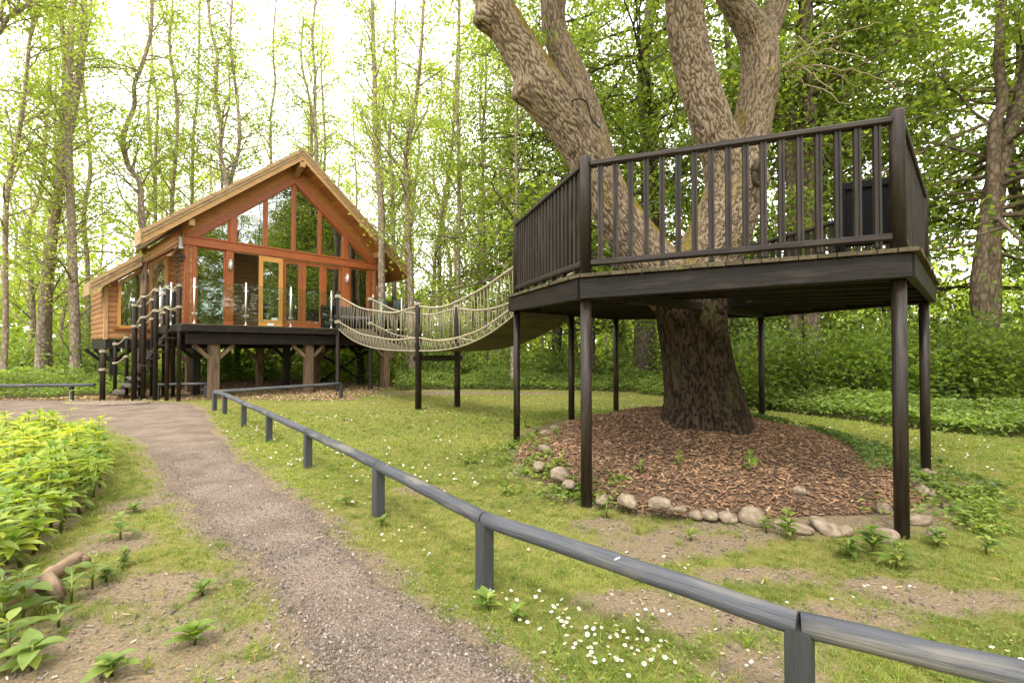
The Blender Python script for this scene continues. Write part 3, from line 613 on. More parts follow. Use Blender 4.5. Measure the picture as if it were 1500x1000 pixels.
# ------------------------------------------------------------------ rope stair at the left of the deck
stair = tag(empty('rope_stair', g(205, 584)), 'steep timber stair with rope-bound posts beside the terrace', 'stair'); SO = stair.location.copy()
def rope_ring(mb, c, r, tr=.0125, n=3):
    for k in range(n):
        pts = [c + Vector((math.cos(t) * (r + tr * .8), math.sin(t) * (r + tr * .8), (k - n / 2) * tr * 1.5 + .004 * t)) for t in np.linspace(0, 2 * math.pi, 15)]; mb.tube(pts, tr, 6)
def hang(p, q, sag, n=9):
    return [Vector(p).lerp(Vector(q), t) - Vector((0, 0, sag * 4 * t * (1 - t))) for t in np.linspace(0, 1, n)]
frontp = [(151, 12.1, 1.32, 0.060), (197, 12.1, 2.48, 0.060), (210, 12.2, 2.71, 0.051), (228, 12.1, 2.88, 0.053), (245, 12.1, 2.96, 0.048), (262.5, 11.85, 2.95, 0.045)]
rearp = [(169, 13.2, 1.52, 0.044), (186, 13.2, 1.70, 0.044), (206, 13.1, 2.55, 0.044), (223, 13.0, 2.72, 0.044), (240, 12.9, 2.9, 0.044), (254, 12.8, 2.95, 0.044)]
rows = []
for lst in (frontp, rearp):
    row = []
    for px, d, top, r in lst:
        x = (px - 750) / F * d; base = Vector((x, d, -.1))
        o = MB().tube([base - SO, Vector((x, d, top - .02)) - SO, Vector((x, d, top)) - SO], [r, r * .97, r * .85], 14).build('stair_post', 'dark', stair)
        row.append((Vector((x, d, top)), r, o))
    rows.append(row)
for row in rows:
    for k, (p, r, o) in enumerate(row):
        for dz in ((.09, .62) if p.z > 1.4 else (.09, .55)):
            mb = MB(); rope_ring(mb, p - SO - Vector((0, 0, dz)), r); mb.build('rope_binding', 'rope', o)
    for (p, r, _), (q, r2, _) in zip(row, row[1:]):
        for dz in (.09, .60):
            if q.z - p.z > .6: continue
            MB().tube(hang(p - SO - Vector((r * .6, r, dz)), q - SO - Vector((r * .6, r, dz)), .07), .0165, 6).build('hand_rope', 'rope', stair)
def along(row, t):
    xs_ = [i / (len(row) - 1) for i in range(len(row))]
    return Vector((np.interp(t, xs_, [p.x for p, _, _ in row]), np.interp(t, xs_, [p.y for p, _, _ in row]), 0))
for i in range(10):
    t = .10 + .9 * i / 9.5; p, q = along(rows[0], t), along(rows[1], t * .96); z = ZD * (i + 1) / 11
    p.z = q.z = z; dd = (q - p).normalized() * .02
    MB().bar(p + dd - SO, q - dd - SO, .26, .045).build('tread', 'step' if i < 3 else 'dark', stair)
MB().bar(along(rows[1], .06) + Vector((0, -.05, .0)) - SO, along(rows[1], 1) + Vector((0, -.05, ZD - .06)) - SO, .045, .12).build('stringer', 'dark', stair)
slab = g(165, 590); tag(MB().poly([Vector((slab.x + math.cos(t) * .95 * (1 + .1 * math.sin(3 * t)), slab.y + math.sin(t) * .42 - .2, .012)) for t in np.linspace(0, 2 * math.pi, 17)[:-1]], (0, 0, .022)).build('stone_slab', 'stone'), 'pale worn stone slab at the foot of the rope stair', 'paving stone')

# ------------------------------------------------------------------ rope bridge
bridge = tag(empty('rope_bridge', (-1.62, 10.45, 0)), 'sagging rope bridge of planks between the cabin terrace and tree platform', 'bridge'); BO = Vector((-1.62, 10.45, 0))
hN, hF = hw(3.28, DB + .0), hw(4.4, DB + .0); fN, fF = g(613, 597, .045), g(670, 593, .04); fN.z = fF.z = 0
eN, eF = Vector((.16, 6.55, 0)), Vector((1.02, 7.38, 0))
def bp(side, t):                  # t in metres from the frame: negative towards the cabin
    f_, h_, e_ = (fN, hN, eN) if side == 0 else (fF, hF, eF)
    return f_.lerp(h_, -t / 5.3) if t < 0 else f_.lerp(e_, t / 4.4)
T0, T1 = -5.3, 4.4
def bz(t): return 1.26 + (.0045 * abs(t) ** 3 if t < 0 else .0074 * t ** 3)
TT = [-5.3, -3.4, -1.2, 0, .8, 1.65, 3.1, 4.4]
def smooth_curve(vals):
    x = np.array(TT); xx = np.linspace(-5.3, 4.4, 60); p = np.interp(xx, x, vals); k = np.array([1, 2, 3, 2, 1]) / 9.
    for _ in range(2):
        q = np.convolve(np.pad(p, 2, mode='edge'), k, 'valid'); q[0], q[-1] = p[0], p[-1]; p = q
    return lambda t: float(np.interp(t, xx, p))
top_z = smooth_curve([2.92, 2.40, 2.13, 2.23, 2.11, 2.09, 2.25, 2.52]); low_z = smooth_curve([2.14, 1.70, 1.50, 1.55, 1.47, 1.45, 1.60, 1.98])
npl = 66
for i in range(npl):
    t = T0 + (T1 - T0) * (i + .5) / npl; dt = (T1 - T0) / npl * .46
    a0, a1 = bp(0, t), bp(1, t); a0.z = a1.z = bz(t); fw = (bp(0, t + .05) - bp(0, t - .05)); fw.z = bz(t + .05) - bz(t - .05)
    nrm = (a1 - a0).cross(fw); nrm = nrm if nrm.z > 0 else -nrm
    MB().bar(a0 - BO, a1 - BO, dt * 2, .03, nrm).build('plank', 'oldplank', bridge)
for sd in (0, 1):
    P_ = lambda t, zf: bp(sd, t) + Vector((0, 0, zf(t))) - BO
    ts = np.linspace(T0, T1, 60)
    MB().tube([P_(t, top_z) for t in ts], .022, 8).build('hand_rope', 'rope', bridge)
    MB().tube([P_(t, low_z) for t in ts], .018, 8).build('lower_rope', 'rope', bridge)
    MB().tube([P_(t, lambda q: bz(q) + .0) for t in ts], .013, 8).build('foot_rope', 'rope', bridge)
    nn = 40
    for i in range(nn):           # zigzag netting: each lacing is a rope of its own
        t = T0 + .12 + (T1 - T0 - .3) * i / nn; w = (T1 - T0) / nn; j = .25 * w * (random.random() - .5)
        A1, A2 = P_(t + j, top_z), P_(t + w * .55 + j, top_z); B1 = P_(t + w * .25 - j, low_z)
        mb = MB().tube([A1, A1.lerp(B1, .5) + Vector((random.uniform(-.015, .015), 0, 0)), B1], .0052, 5); mb.tube([B1, B1.lerp(A2, .5) + Vector((random.uniform(-.02, .02), 0, 0)), A2], .0052, 5)
        mb.build('lacing', 'rope', bridge)
        C1, C2 = P_(t + w * .7, bz), P_(t + w * .25, low_z); C3 = P_(t + w * 1.2, low_z)
        mb = MB().tube([C2, C1], .0052, 5); mb.tube([C1, C3], .0052, 5); mb.build('lacing', 'rope', bridge)
    for zf in (top_z, low_z):     # bindings round the main ropes
        for i in range(26):
            t = T0 + .2 + (T1 - T0 - .4) * i / 26; a, c = P_(t, zf), P_(t + .035, zf); MB().tube([a, c], .026, 7).build('rope_whipping', 'rope', bridge)
    hp = (hN, hF)[sd]
    ep = hp + Vector((0, 0, 0)) - BO
    MB().bar(ep + Vector((-.0, 0, -.05)), ep + Vector((0, 0, 3.05 if sd == 0 else 2.98)), .11, .11, (1, 0, 0), .015).build('end_post', 'dark', bridge)
    for z in (2.9, 2.12):
        mb = MB(); rope_ring(mb, ep + Vector((0, 0, z)), .07, .02, 3); mb.build('rope_binding', 'rope', bridge)
    fp = (fN, fF)[sd] - BO
    o = MB().tube([fp + Vector((0, 0, -.1)), fp + Vector((0, 0, 2.30)), fp + Vector((0, 0, 2.33))], [.068, .068, .06], 14).build('frame_post', 'dark', bridge)
    mb = MB(); rope_ring(mb, fp + Vector((0, 0, 2.25)), .068, .018, 2); mb.build('rope_binding', 'rope', o)
dd = (fF - fN).normalized() * .12
MB().bar(fN - BO - dd + Vector((0, 0, 1.10)), fF - BO + dd + Vector((0, 0, 1.10)), .07, .12).build('crossbar', 'dark', bridge)

# ------------------------------------------------------------------ hexagonal tree platform
CORN = [Vector(p) for p in ((.53, 3.85, 0), (2.71, 3.2, 0), (4.45, 5.0, 0), (3.87, 7.35, 0), (1.69, 8.0, 0), (-.05, 6.2, 0))]
CEN = sum(CORN, Vector()) / 6; plat = tag(empty('tree_platform', (CEN.x, CEN.y, 0)), 'hexagonal dark timber viewing platform on posts round the big tree', 'platform'); PO = plat.location.copy()
def sag(p):                       # the corner nearest the path has settled a little
    return -.085 * max(0, 1 - (Vector((p.x, p.y, 0)) - CORN[0]).length / 2.35)
ZB, ZT = 1.785, 1.955             # beam bottom and top
def pv(p, z): return Vector((p.x, p.y, z + sag(p))) - PO
beams = []
for i in range(6):
    p, q = CORN[i], CORN[(i + 1) % 6]; inn = (CEN - (p + q) / 2).normalized() * .03
    dirv = (q - p).normalized() * .018
    MB().bar(pv(p, (ZB + ZT) / 2) + inn + dirv, pv(q, (ZB + ZT) / 2) + inn - dirv, .055, ZT - ZB, (0, 0, 1), .008).build('edge_beam', 'darkbeam', plat)
# planks, clipped to the hexagon, running away from the path
OUT = [c + (c - CEN).normalized() * .028 for c in CORN]
dv = Vector((.27, .963, 0)).normalized(); sv = Vector((dv.y, -dv.x, 0))
def clip(s):                      # span of the line at offset s inside the hexagon
    ts = []
    for i in range(6):
        a, c = OUT[i] - CEN, OUT[(i + 1) % 6] - CEN; da, dc = a.dot(sv) - s, c.dot(sv) - s
        if (da > 0) != (dc > 0): k = da / (da - dc); ts.append((a.lerp(c, k)).dot(dv))
    return (min(ts), max(ts)) if len(ts) >= 2 else None
s = -2.6
trunk_c = Vector((2.12, 5.6, 0)); trunk_r = .62
while s < 2.6:
    cl = clip(s)
    if cl and cl[1] - cl[0] > .1:
        t0, t1 = cl; off = (trunk_c - CEN); so = off.dot(sv); spans = [(t0, t1)]; ca, cz = clip(s - .056) or cl, clip(s + .056) or cl
        if abs(s - so) < trunk_r:
            hh = math.sqrt(trunk_r ** 2 - (s - so) ** 2); spans = [(t0, off.dot(dv) - hh), (off.dot(dv) + hh, t1)]
        for e0, e1 in spans:
            j0, j1 = random.uniform(0, .018), random.uniform(0, .018)
            ends = [(s - .056, (ca[0] if e0 == t0 else e0) - j0), (s + .056, (cz[0] if e0 == t0 else e0) - j0), (s + .056, (cz[1] if e1 == t1 else e1) + j1), (s - .056, (ca[1] if e1 == t1 else e1) + j1)]
            mb = MB().poly([pv(CEN + sv * a + dv * c, ZT + .003) for a, c in ends], (0, 0, .028)); mb.lc = [(c, a, z) for z in (0, .028) for a, c in ends]; mb.build('deck_board', 'oldplank', plat)
    s += .119
for k in range(-5, 6):            # joists across, butted round the trunk
    o = dv * (k * .42); 
    seg = []
    ts = []
    for i in range(6):
        a, c = CORN[i] - CEN, CORN[(i + 1) % 6] - CEN; da, dc = a.dot(dv) - k * .42, c.dot(dv) - k * .42
        if (da > 0) != (dc > 0): kk = da / (da - dc); ts.append(a.lerp(c, kk).dot(sv))
    if len(ts) < 2: continue
    t0, t1 = min(ts) + .09, max(ts) - .09; off = trunk_c - CEN; so = off.dot(dv); spans = [(t0, t1)]
    if abs(k * .42 - so) < .58:
        hh = math.sqrt(.58 ** 2 - (k * .42 - so) ** 2); spans = [(t0, off.dot(sv) - hh), (off.dot(sv) + hh, t1)]
    for e0, e1 in spans: MB().bar(pv(CEN + o + sv * e0, ZT - .07), pv(CEN + o + sv * e1, ZT - .07), .045, .13).build('joist', 'darkbeam', plat)
MB().bar(pv(Vector((1.0, 4.1, 0)), ZB + .02), pv(Vector((3.6, 6.9, 0)), ZB + .02), .06, .09).build('cross_beam', 'darkbeam', plat)
# legs and newels
LEGR = [.046, .045, .044, .043, .043, .043]
for i, c in enumerate(CORN):
    p = c + (CEN - c).normalized() * .115; gzv = float(gz(p.x, p.y)); p = Vector((p.x, p.y, 0))
    MB().tube([Vector((p.x, p.y, gzv - .15)) - PO, Vector((p.x, p.y, ZB + sag(p) - .002)) - PO], LEGR[i], 18).build('leg', 'dark', plat)
    r = .047
    MB().tube([pv(p, ZT + .033), pv(p, 2.955), pv(p, 2.972), pv(p, 2.98)], [r, r, r * .9, r * .4], 18).build('newel_post', 'dark', plat)
mp = (CORN[4] + CORN[5]) / 2 + Vector((0, 0, 0)); mp = mp + (CEN - mp).normalized() * .08
MB().tube([Vector((mp.x, mp.y, float(gz(mp.x, mp.y)) - .15)) - PO, Vector((mp.x, mp.y, ZB - .002)) - PO], .045, 16).build('leg', 'dark', plat)
# railings: grooved balusters between a flat top rail and a bottom rail
hw_, hd_ = .021, .021
prof = [(-hw_, -hd_), (-.007, -hd_), (-.004, -hd_ + .007), (.004, -hd_ + .007), (.007, -hd_), (hw_, -hd_), (hw_, hd_), (.007, hd_), (.004, hd_ - .007), (-.004, hd_ - .007), (-.007, hd_), (-hw_, hd_)]
bm_ = MB(); bm_.prism(prof, (0, 0, 0), (0, 0, 1), (0, 1, 0)); bme = bm_.mesh('baluster'); bme.materials.append(M['dark'])
for i in (5, 0, 1, 2, 3):
    p, q = CORN[i], CORN[(i + 1) % 6]; p = p + (CEN - p).normalized() * .115; q = q + (CEN - q).normalized() * .115
    d = (q - p).normalized(); L = (q - p).length; a, c = p + d * .045, q - d * .045
    MB().bar(pv(a, 2.90), pv(c, 2.90), .085, .042, (0, 0, 1), .01).build('top_rail', 'dark', plat)
    MB().bar(pv(a, 2.085), pv(c, 2.085), .07, .05, (0, 0, 1), .012).build('bottom_rail', 'dark', plat)
    nb = {5: 21, 0: 17, 1: 18, 2: 18, 3: 18}[i]
    for k in range(nb):
        x = p + d * (L * (k + 1) / (nb + 1)); zz = sag(x); ext = .075 if k % 3 == 1 else 0
        o = link('baluster', bme, plat, Vector((x.x, x.y, 2.095 + zz - ext)) - PO); o.scale = (1, 1, 2.885 - 2.095 + ext); o.rotation_euler = (0, 0, math.atan2(d.y, d.x))
# black woven armchair
ch = tag(empty('rattan_armchair', (3.50, 4.66, ZT + .031), R(150)), 'black woven armchair standing inside the railing of the tree platform', 'chair'); ch.scale = (.82, .9, 1.42)
cb = MB()
for sx in (-.29, .29): cb.bar((sx, .24, 0), (sx, .31, .60), .055, .055)
cb.bar((-.31, .31, .60), (.31, .31, .60), .06, .05); cb.build('back_frame', 'rattan', ch)
MB().poly([(-.27, .262, .26), (.27, .262, .26), (.27, .318, .585), (-.27, .318, .585)], (0, -.02, 0)).build('woven_back', 'rattan', ch)
MB().box((-.27, -.28, .26), (.27, .22, .31), .02).build('seat', 'rattan', ch)
for sx in (-.30, .30):
    MB().bar((sx, -.27, 0), (sx, -.27, .44), .05, .05, (1, 0, 0)).build('leg', 'rattan', ch); MB().bar((sx, -.30, .46), (sx, .25, .46), .06, .045).build('armrest', 'rattan', ch)
MB().bar((-.26, .30, .225), (.26, .30, .225), .012, .014).build('metal_stretcher', 'steel', ch)

# ------------------------------------------------------------------ knee rail fences
def fence(name, label, joints, posts, r=.040, zt=.36):
    f_ = tag(empty(name, (joints[0][0], joints[0][1], 0)), label, 'fence', 'low grey rails along the path'); O = f_.location.copy()
    for a, c in zip(joints, joints[1:]):
        a, c = Vector((a[0], a[1], zt + r * .75 + gz(*a[:2]))), Vector((c[0], c[1], zt + r * .75 + gz(*c[:2]))); d = (c - a).normalized() * .004; n_ = 8
        pts = [(a + d).lerp(c - d, k / n_) + Vector((random.uniform(-1, 1), random.uniform(-1, 1), random.uniform(-1, 1))) * (.003 if 0 < k < n_ else 0) - O for k in range(n_ + 1)]
        MB().tube(pts, [r * .985] + [r * random.uniform(.98, 1.02) for _ in range(n_ - 1)] + [r * .985], 22).build('rail', 'rail', f_)
    for p in posts:
        z = float(gz(p[0], p[1])); j = np.array([q[:2] for q in joints]); i = int(np.argmin(np.hypot(*(j - np.array(p[:2])).T))); k = i + 1 if i + 1 < len(j) else i - 1
        an = math.atan2(j[k][1] - j[i][1], j[k][0] - j[i][0]); w = .078
        o = MB().box((-w / 2, -w / 2, -.12), (w / 2, w / 2, zt + .02), .008).build('post', 'railpost', f_); o.location = Vector((p[0], p[1], z)) - O; o.rotation_euler = (0, 0, an)
def gg(px, py): v = g(px, py); return (v.x, v.y)
near = [(2.2, .94), (.953, 1.60), (-.147, 2.57), (-1.035, 3.72), gg(452, 685), gg(395, 647), gg(358, 625), gg(330, 606), gg(315, 601), gg(500, 583)]
fence('knee_rail_fence', 'long low grey round-rail fence running from the foreground to the cabin', near, [(x, y) for x, y in near])
fence('knee_rail_fence', 'short low grey rail left of the rope stair', [gg(-260, 592), gg(-60, 589), gg(140, 586)], [gg(-60, 589), gg(106, 586)])
fence('knee_rail_fence', 'short low grey rail between the rope stair and terrace post', [gg(229, 585), gg(306, 583)], [gg(232, 585), gg(303, 583)], .035)
#PART3
# ------------------------------------------------------------------ the big old tree
def worley(P, seed=0):           # second minus first distance of random cells, 3-D
    C = np.floor(P).astype(int); f1 = np.full(len(P), 9.); f2 = np.full(len(P), 9.)
    for dx in (-1, 0, 1):
        for dy in (-1, 0, 1):
            for dz in (-1, 0, 1):
                q = C + [dx, dy, dz]; h = (q[:, 0] * 73856093) ^ (q[:, 1] * 19349663) ^ (q[:, 2] * 83492791) ^ (seed * 2654435)
                pt = q + np.stack([((h * k) & 0xffff) / 65535. for k in (9301, 49297, 233)], -1)
                d = np.linalg.norm(P - pt, axis=1); f2 = np.minimum(f2, np.maximum(f1, d)); f1 = np.minimum(f1, d)
    return f2 - f1
def limb(name, pts, parent, mat, nring=110, ns=64, amp=.016, cell=(.058, .17), seed=1, flare=None, burls=(), moss_up=0.):
    """pts: (px, py, depth, radius); a furrowed limb with real relief"""
    P = np.array([list(at(a, b, c)) + [r] for a, b, c, r in pts]); C = catmull(P, 24); s = np.concatenate([[0], np.cumsum(np.linalg.norm(np.diff(C[:, :3], axis=0), axis=1))])
    t = np.linspace(0, s[-1], nring); C = np.stack([np.interp(t, s, C[:, k]) for k in range(4)], -1)
    T = unit(np.gradient(C[:, :3], axis=0)); a = np.array([1., 0, 0]); A = []
    for k in range(nring):
        a = a - T[k] * a.dot(T[k]); a /= np.linalg.norm(a); A.append(a)
    A = np.array(A); B = np.cross(T, A); th = np.linspace(0, 2 * np.pi, ns, endpoint=False)
    r = C[:, 3:4] * np.ones((1, ns)); r = r * (1 + .05 * np.sin(3 * th + seed) + .03 * np.sin(2 * th + t[:, None] * 2.1 + seed))
    if flare: r = r * (1 + flare * np.exp(-t[:, None] / .34) * (1 + .55 * np.sin(5 * th + 1) + .25 * np.sin(9 * th)))
    D = A[:, None] * np.cos(th)[None, :, None] + B[:, None] * np.sin(th)[None, :, None]
    lc = np.stack([np.broadcast_to(t[:, None], r.shape), r * np.cos(th), r * np.sin(th)], -1)
    w = lc / [cell[1], cell[0], cell[0]] + seed * 5.3
    w = w + .45 * np.stack([np.sin(w[..., 1] * 1.1 + w[..., 2] * .8), np.sin(w[..., 0] * 2.1 + w[..., 2] * .7), np.sin(w[..., 0] * 1.7 - w[..., 1] * .6)], -1)
    w = w + .22 * np.stack([np.sin(w[..., 1] * 3.9 + 1), np.sin(w[..., 0] * 5.3 + w[..., 2] * 2), np.sin(w[..., 0] * 4.7 + w[..., 1] * 2)], -1)
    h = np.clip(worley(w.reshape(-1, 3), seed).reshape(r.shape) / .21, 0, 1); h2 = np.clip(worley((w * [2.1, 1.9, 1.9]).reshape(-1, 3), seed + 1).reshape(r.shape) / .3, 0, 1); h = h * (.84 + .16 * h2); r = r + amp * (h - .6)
    V = C[:, None, :3] + D * r[..., None]
    for (bx, by, bd, br, bh) in burls:
        c = np.array(at(bx, by, bd)); dd = np.linalg.norm(V - c, axis=-1); V = V + D * (bh * np.exp(-(dd / br) ** 2))[..., None]
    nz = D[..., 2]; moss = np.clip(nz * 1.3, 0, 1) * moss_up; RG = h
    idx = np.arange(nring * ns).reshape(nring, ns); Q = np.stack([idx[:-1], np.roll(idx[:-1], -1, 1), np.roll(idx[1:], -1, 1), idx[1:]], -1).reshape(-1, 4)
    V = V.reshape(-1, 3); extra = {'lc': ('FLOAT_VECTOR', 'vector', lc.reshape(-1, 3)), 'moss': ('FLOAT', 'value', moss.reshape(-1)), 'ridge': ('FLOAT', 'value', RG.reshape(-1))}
    return link(name, npmesh(name, V - np.array(parent.location), Q, mat, smooth=True, extra=extra), parent)
big = tag(empty('big_tree', (2.25, 5.6, .3)), 'huge old tree with furrowed forked limbs growing through the platform', 'tree')
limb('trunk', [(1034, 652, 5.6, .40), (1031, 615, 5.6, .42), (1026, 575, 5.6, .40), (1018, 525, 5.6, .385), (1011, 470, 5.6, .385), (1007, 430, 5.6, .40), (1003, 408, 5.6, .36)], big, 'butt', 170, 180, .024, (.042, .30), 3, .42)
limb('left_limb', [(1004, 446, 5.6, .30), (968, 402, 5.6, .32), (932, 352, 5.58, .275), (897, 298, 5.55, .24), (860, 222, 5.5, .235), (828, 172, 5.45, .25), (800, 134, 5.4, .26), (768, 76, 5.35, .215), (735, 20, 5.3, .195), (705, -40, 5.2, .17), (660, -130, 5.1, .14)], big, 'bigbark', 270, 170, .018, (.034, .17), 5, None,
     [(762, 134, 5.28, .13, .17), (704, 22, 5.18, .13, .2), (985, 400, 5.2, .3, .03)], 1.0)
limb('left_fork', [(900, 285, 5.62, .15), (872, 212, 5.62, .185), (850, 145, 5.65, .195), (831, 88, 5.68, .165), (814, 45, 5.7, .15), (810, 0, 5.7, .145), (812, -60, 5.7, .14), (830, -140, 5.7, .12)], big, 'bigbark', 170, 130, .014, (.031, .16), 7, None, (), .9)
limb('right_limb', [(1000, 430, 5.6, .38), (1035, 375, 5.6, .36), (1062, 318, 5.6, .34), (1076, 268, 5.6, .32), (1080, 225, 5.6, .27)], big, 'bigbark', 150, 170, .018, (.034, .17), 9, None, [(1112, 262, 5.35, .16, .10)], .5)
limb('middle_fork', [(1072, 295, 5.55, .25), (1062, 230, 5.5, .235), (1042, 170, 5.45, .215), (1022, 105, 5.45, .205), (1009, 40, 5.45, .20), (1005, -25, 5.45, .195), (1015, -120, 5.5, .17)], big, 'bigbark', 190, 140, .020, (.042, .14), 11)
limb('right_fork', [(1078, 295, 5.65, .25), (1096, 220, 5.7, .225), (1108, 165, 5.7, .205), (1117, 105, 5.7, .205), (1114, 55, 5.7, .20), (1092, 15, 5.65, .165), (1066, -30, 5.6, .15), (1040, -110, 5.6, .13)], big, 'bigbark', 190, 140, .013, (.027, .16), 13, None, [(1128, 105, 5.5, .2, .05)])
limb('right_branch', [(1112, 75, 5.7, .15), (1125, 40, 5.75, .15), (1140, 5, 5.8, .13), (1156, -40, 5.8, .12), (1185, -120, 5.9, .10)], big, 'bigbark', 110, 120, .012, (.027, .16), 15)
hl = MB(); hc = at(1112, 251, 5.23); hx = Vector((.55, -.83, .05)).normalized(); hu = Vector((0, 0, 1)); hs_ = hx.cross(hu).normalized()
hl.tube([hc + hs_ * .055 * math.cos(t) + hu * (.105 * math.sin(t) - (.03 if math.sin(t) < -.5 else 0)) + hx * .012 * math.sin(t * 3) - Vector(big.location) for t in np.linspace(0, 2 * math.pi, 22)], [.027 + .005 * math.sin(k * 1.7) for k in range(22)], 10)
hollow = hl.build('hollow_lip', 'bigbark', big)
MB().poly([hc + hs_ * .055 * math.cos(t) + hu * .10 * math.sin(t) + hx * .012 - Vector(big.location) for t in np.linspace(0, 2 * math.pi, 19)[:-1]], -hx * .06).build('hollow', 'hollow_shade', hollow)  # flat disc whose colour paints the darkness of the hole
cb_ = [at(838, 147, 5.12), at(842, 143, 5.1), at(855, 143, 5.15), at(862, 152, 5.2), at(868, 172, 5.25), at(880, 186, 5.3)]
MB().tube([Vector(p) - Vector(big.location) for p in catmull(cb_, 5)], .009, 6).build('cable', 'black', big)

# ------------------------------------------------------------------ trees of the wood
def bezier_branch(p, d, L, rng, droop=.0, wob=.12, n=6):
    pts = [p.copy()]; d = d / np.linalg.norm(d)
    for k in range(n):
        d = d + rng.normal(size=3) * wob + np.array([0, 0, -droop]); d /= np.linalg.norm(d); pts.append(pts[-1] + d * L / n)
    return np.array(pts)
def make_tree(trunk, rad, rng, nb, blen, h0, leafL, per, mat_leaf, spread=.3, up=.5, droop=0., twigs=2, sides=8, ring_leaf=None, twig_r=.018):
    """returns (wood MB, leaf mesh arrays) for a trunk polyline, in the tree's own coordinates"""
    mb = MB(); C = catmull(np.column_stack([trunk, rad]), 5); mb.tube(C[:, :3], list(C[:, 3]), sides)
    s = np.linspace(0, 1, len(C)); pos = []; dirs = []
    top = C[-1, 2]
    for k in range(nb):
        t = h0 + (1 - h0) * (k + rng.random()) / nb; p = np.array([np.interp(t, s, C[:, j]) for j in range(3)]); r = np.interp(t, s, C[:, 3])
        an = rng.random() * 6.283; L = blen * (1.15 - .55 * t) * rng.uniform(.6, 1.25)
        d = np.array([math.cos(an), math.sin(an), up + rng.normal() * .25]); B = bezier_branch(p, d, L, rng, droop)
        r0 = min(r * .5, .006 + .012 * L + twig_r * .4); mb.tube(B, list(np.linspace(r0, .006, len(B))), 5, cap=False)
        lines = [B]
        for q in range(twigs):
            i = rng.integers(2, len(B) - 1); dd = (B[i] - B[i - 1]); dd = dd / np.linalg.norm(dd) + rng.normal(size=3) * .7
            Tw = bezier_branch(B[i], dd, L * rng.uniform(.3, .55), rng, droop, .15, 4); mb.tube(Tw, list(np.linspace(r0 * .45, .004, len(Tw))), 4, cap=False); lines.append(Tw)
        for Ln in lines:
            m_ = max(3, int(per * (1 if Ln is B else .6))); tt = rng.uniform(.25, 1.05, m_) * (len(Ln) - 1); tt = np.clip(tt, 0, len(Ln) - 1.001); i = tt.astype(int); fr = (tt - i)[:, None]
            q = Ln[i] * (1 - fr) + Ln[i + 1] * fr; pos.append(q + rng.normal(size=q.shape) * spread * [1, 1, .6]); dirs.append((Ln[i + 1] - Ln[i]) + rng.normal(size=q.shape) * .5)
    pos = np.concatenate(pos); dirs = unit(np.concatenate(dirs)); n = len(pos)
    dirs[:, 2] -= .25; nor = rng.normal(size=(n, 3)) * .55 + [0, 0, 1]; L = leafL * rng.uniform(.65, 1.3, n)
    V, Q = leaf_arrays(pos, dirs, nor, L, L * rng.uniform(.6, .85, n)); return mb, V, Q, n
def tree_obj(name, label, loc, mb, V, Q, n, barkm, leafm, rng, group=None, cat='tree', crown='crown'):
    t = tag(empty(name, loc), label, cat, group)
    mb.build('trunk', barkm, t); link(crown, npmesh(crown, V, Q, leafm, np.repeat(np.clip(rng.normal(.5, .25, n), 0, 1), 2)), t); return t
def px_trunk(pts, d, base_z=0):  # trunk polyline measured off the photo at depth d
    P = [at(px, py, d + (dd if len(rest) else 0)) for px, py, *rest in pts for dd in ([rest[0]] if rest else [0])]
    b = Vector((P[0].x, P[0].y, base_z)); return b, np.array([[0, 0, -.1]] + [list(p - b) for p in P[1:]])
rng = np.random.default_rng(5)
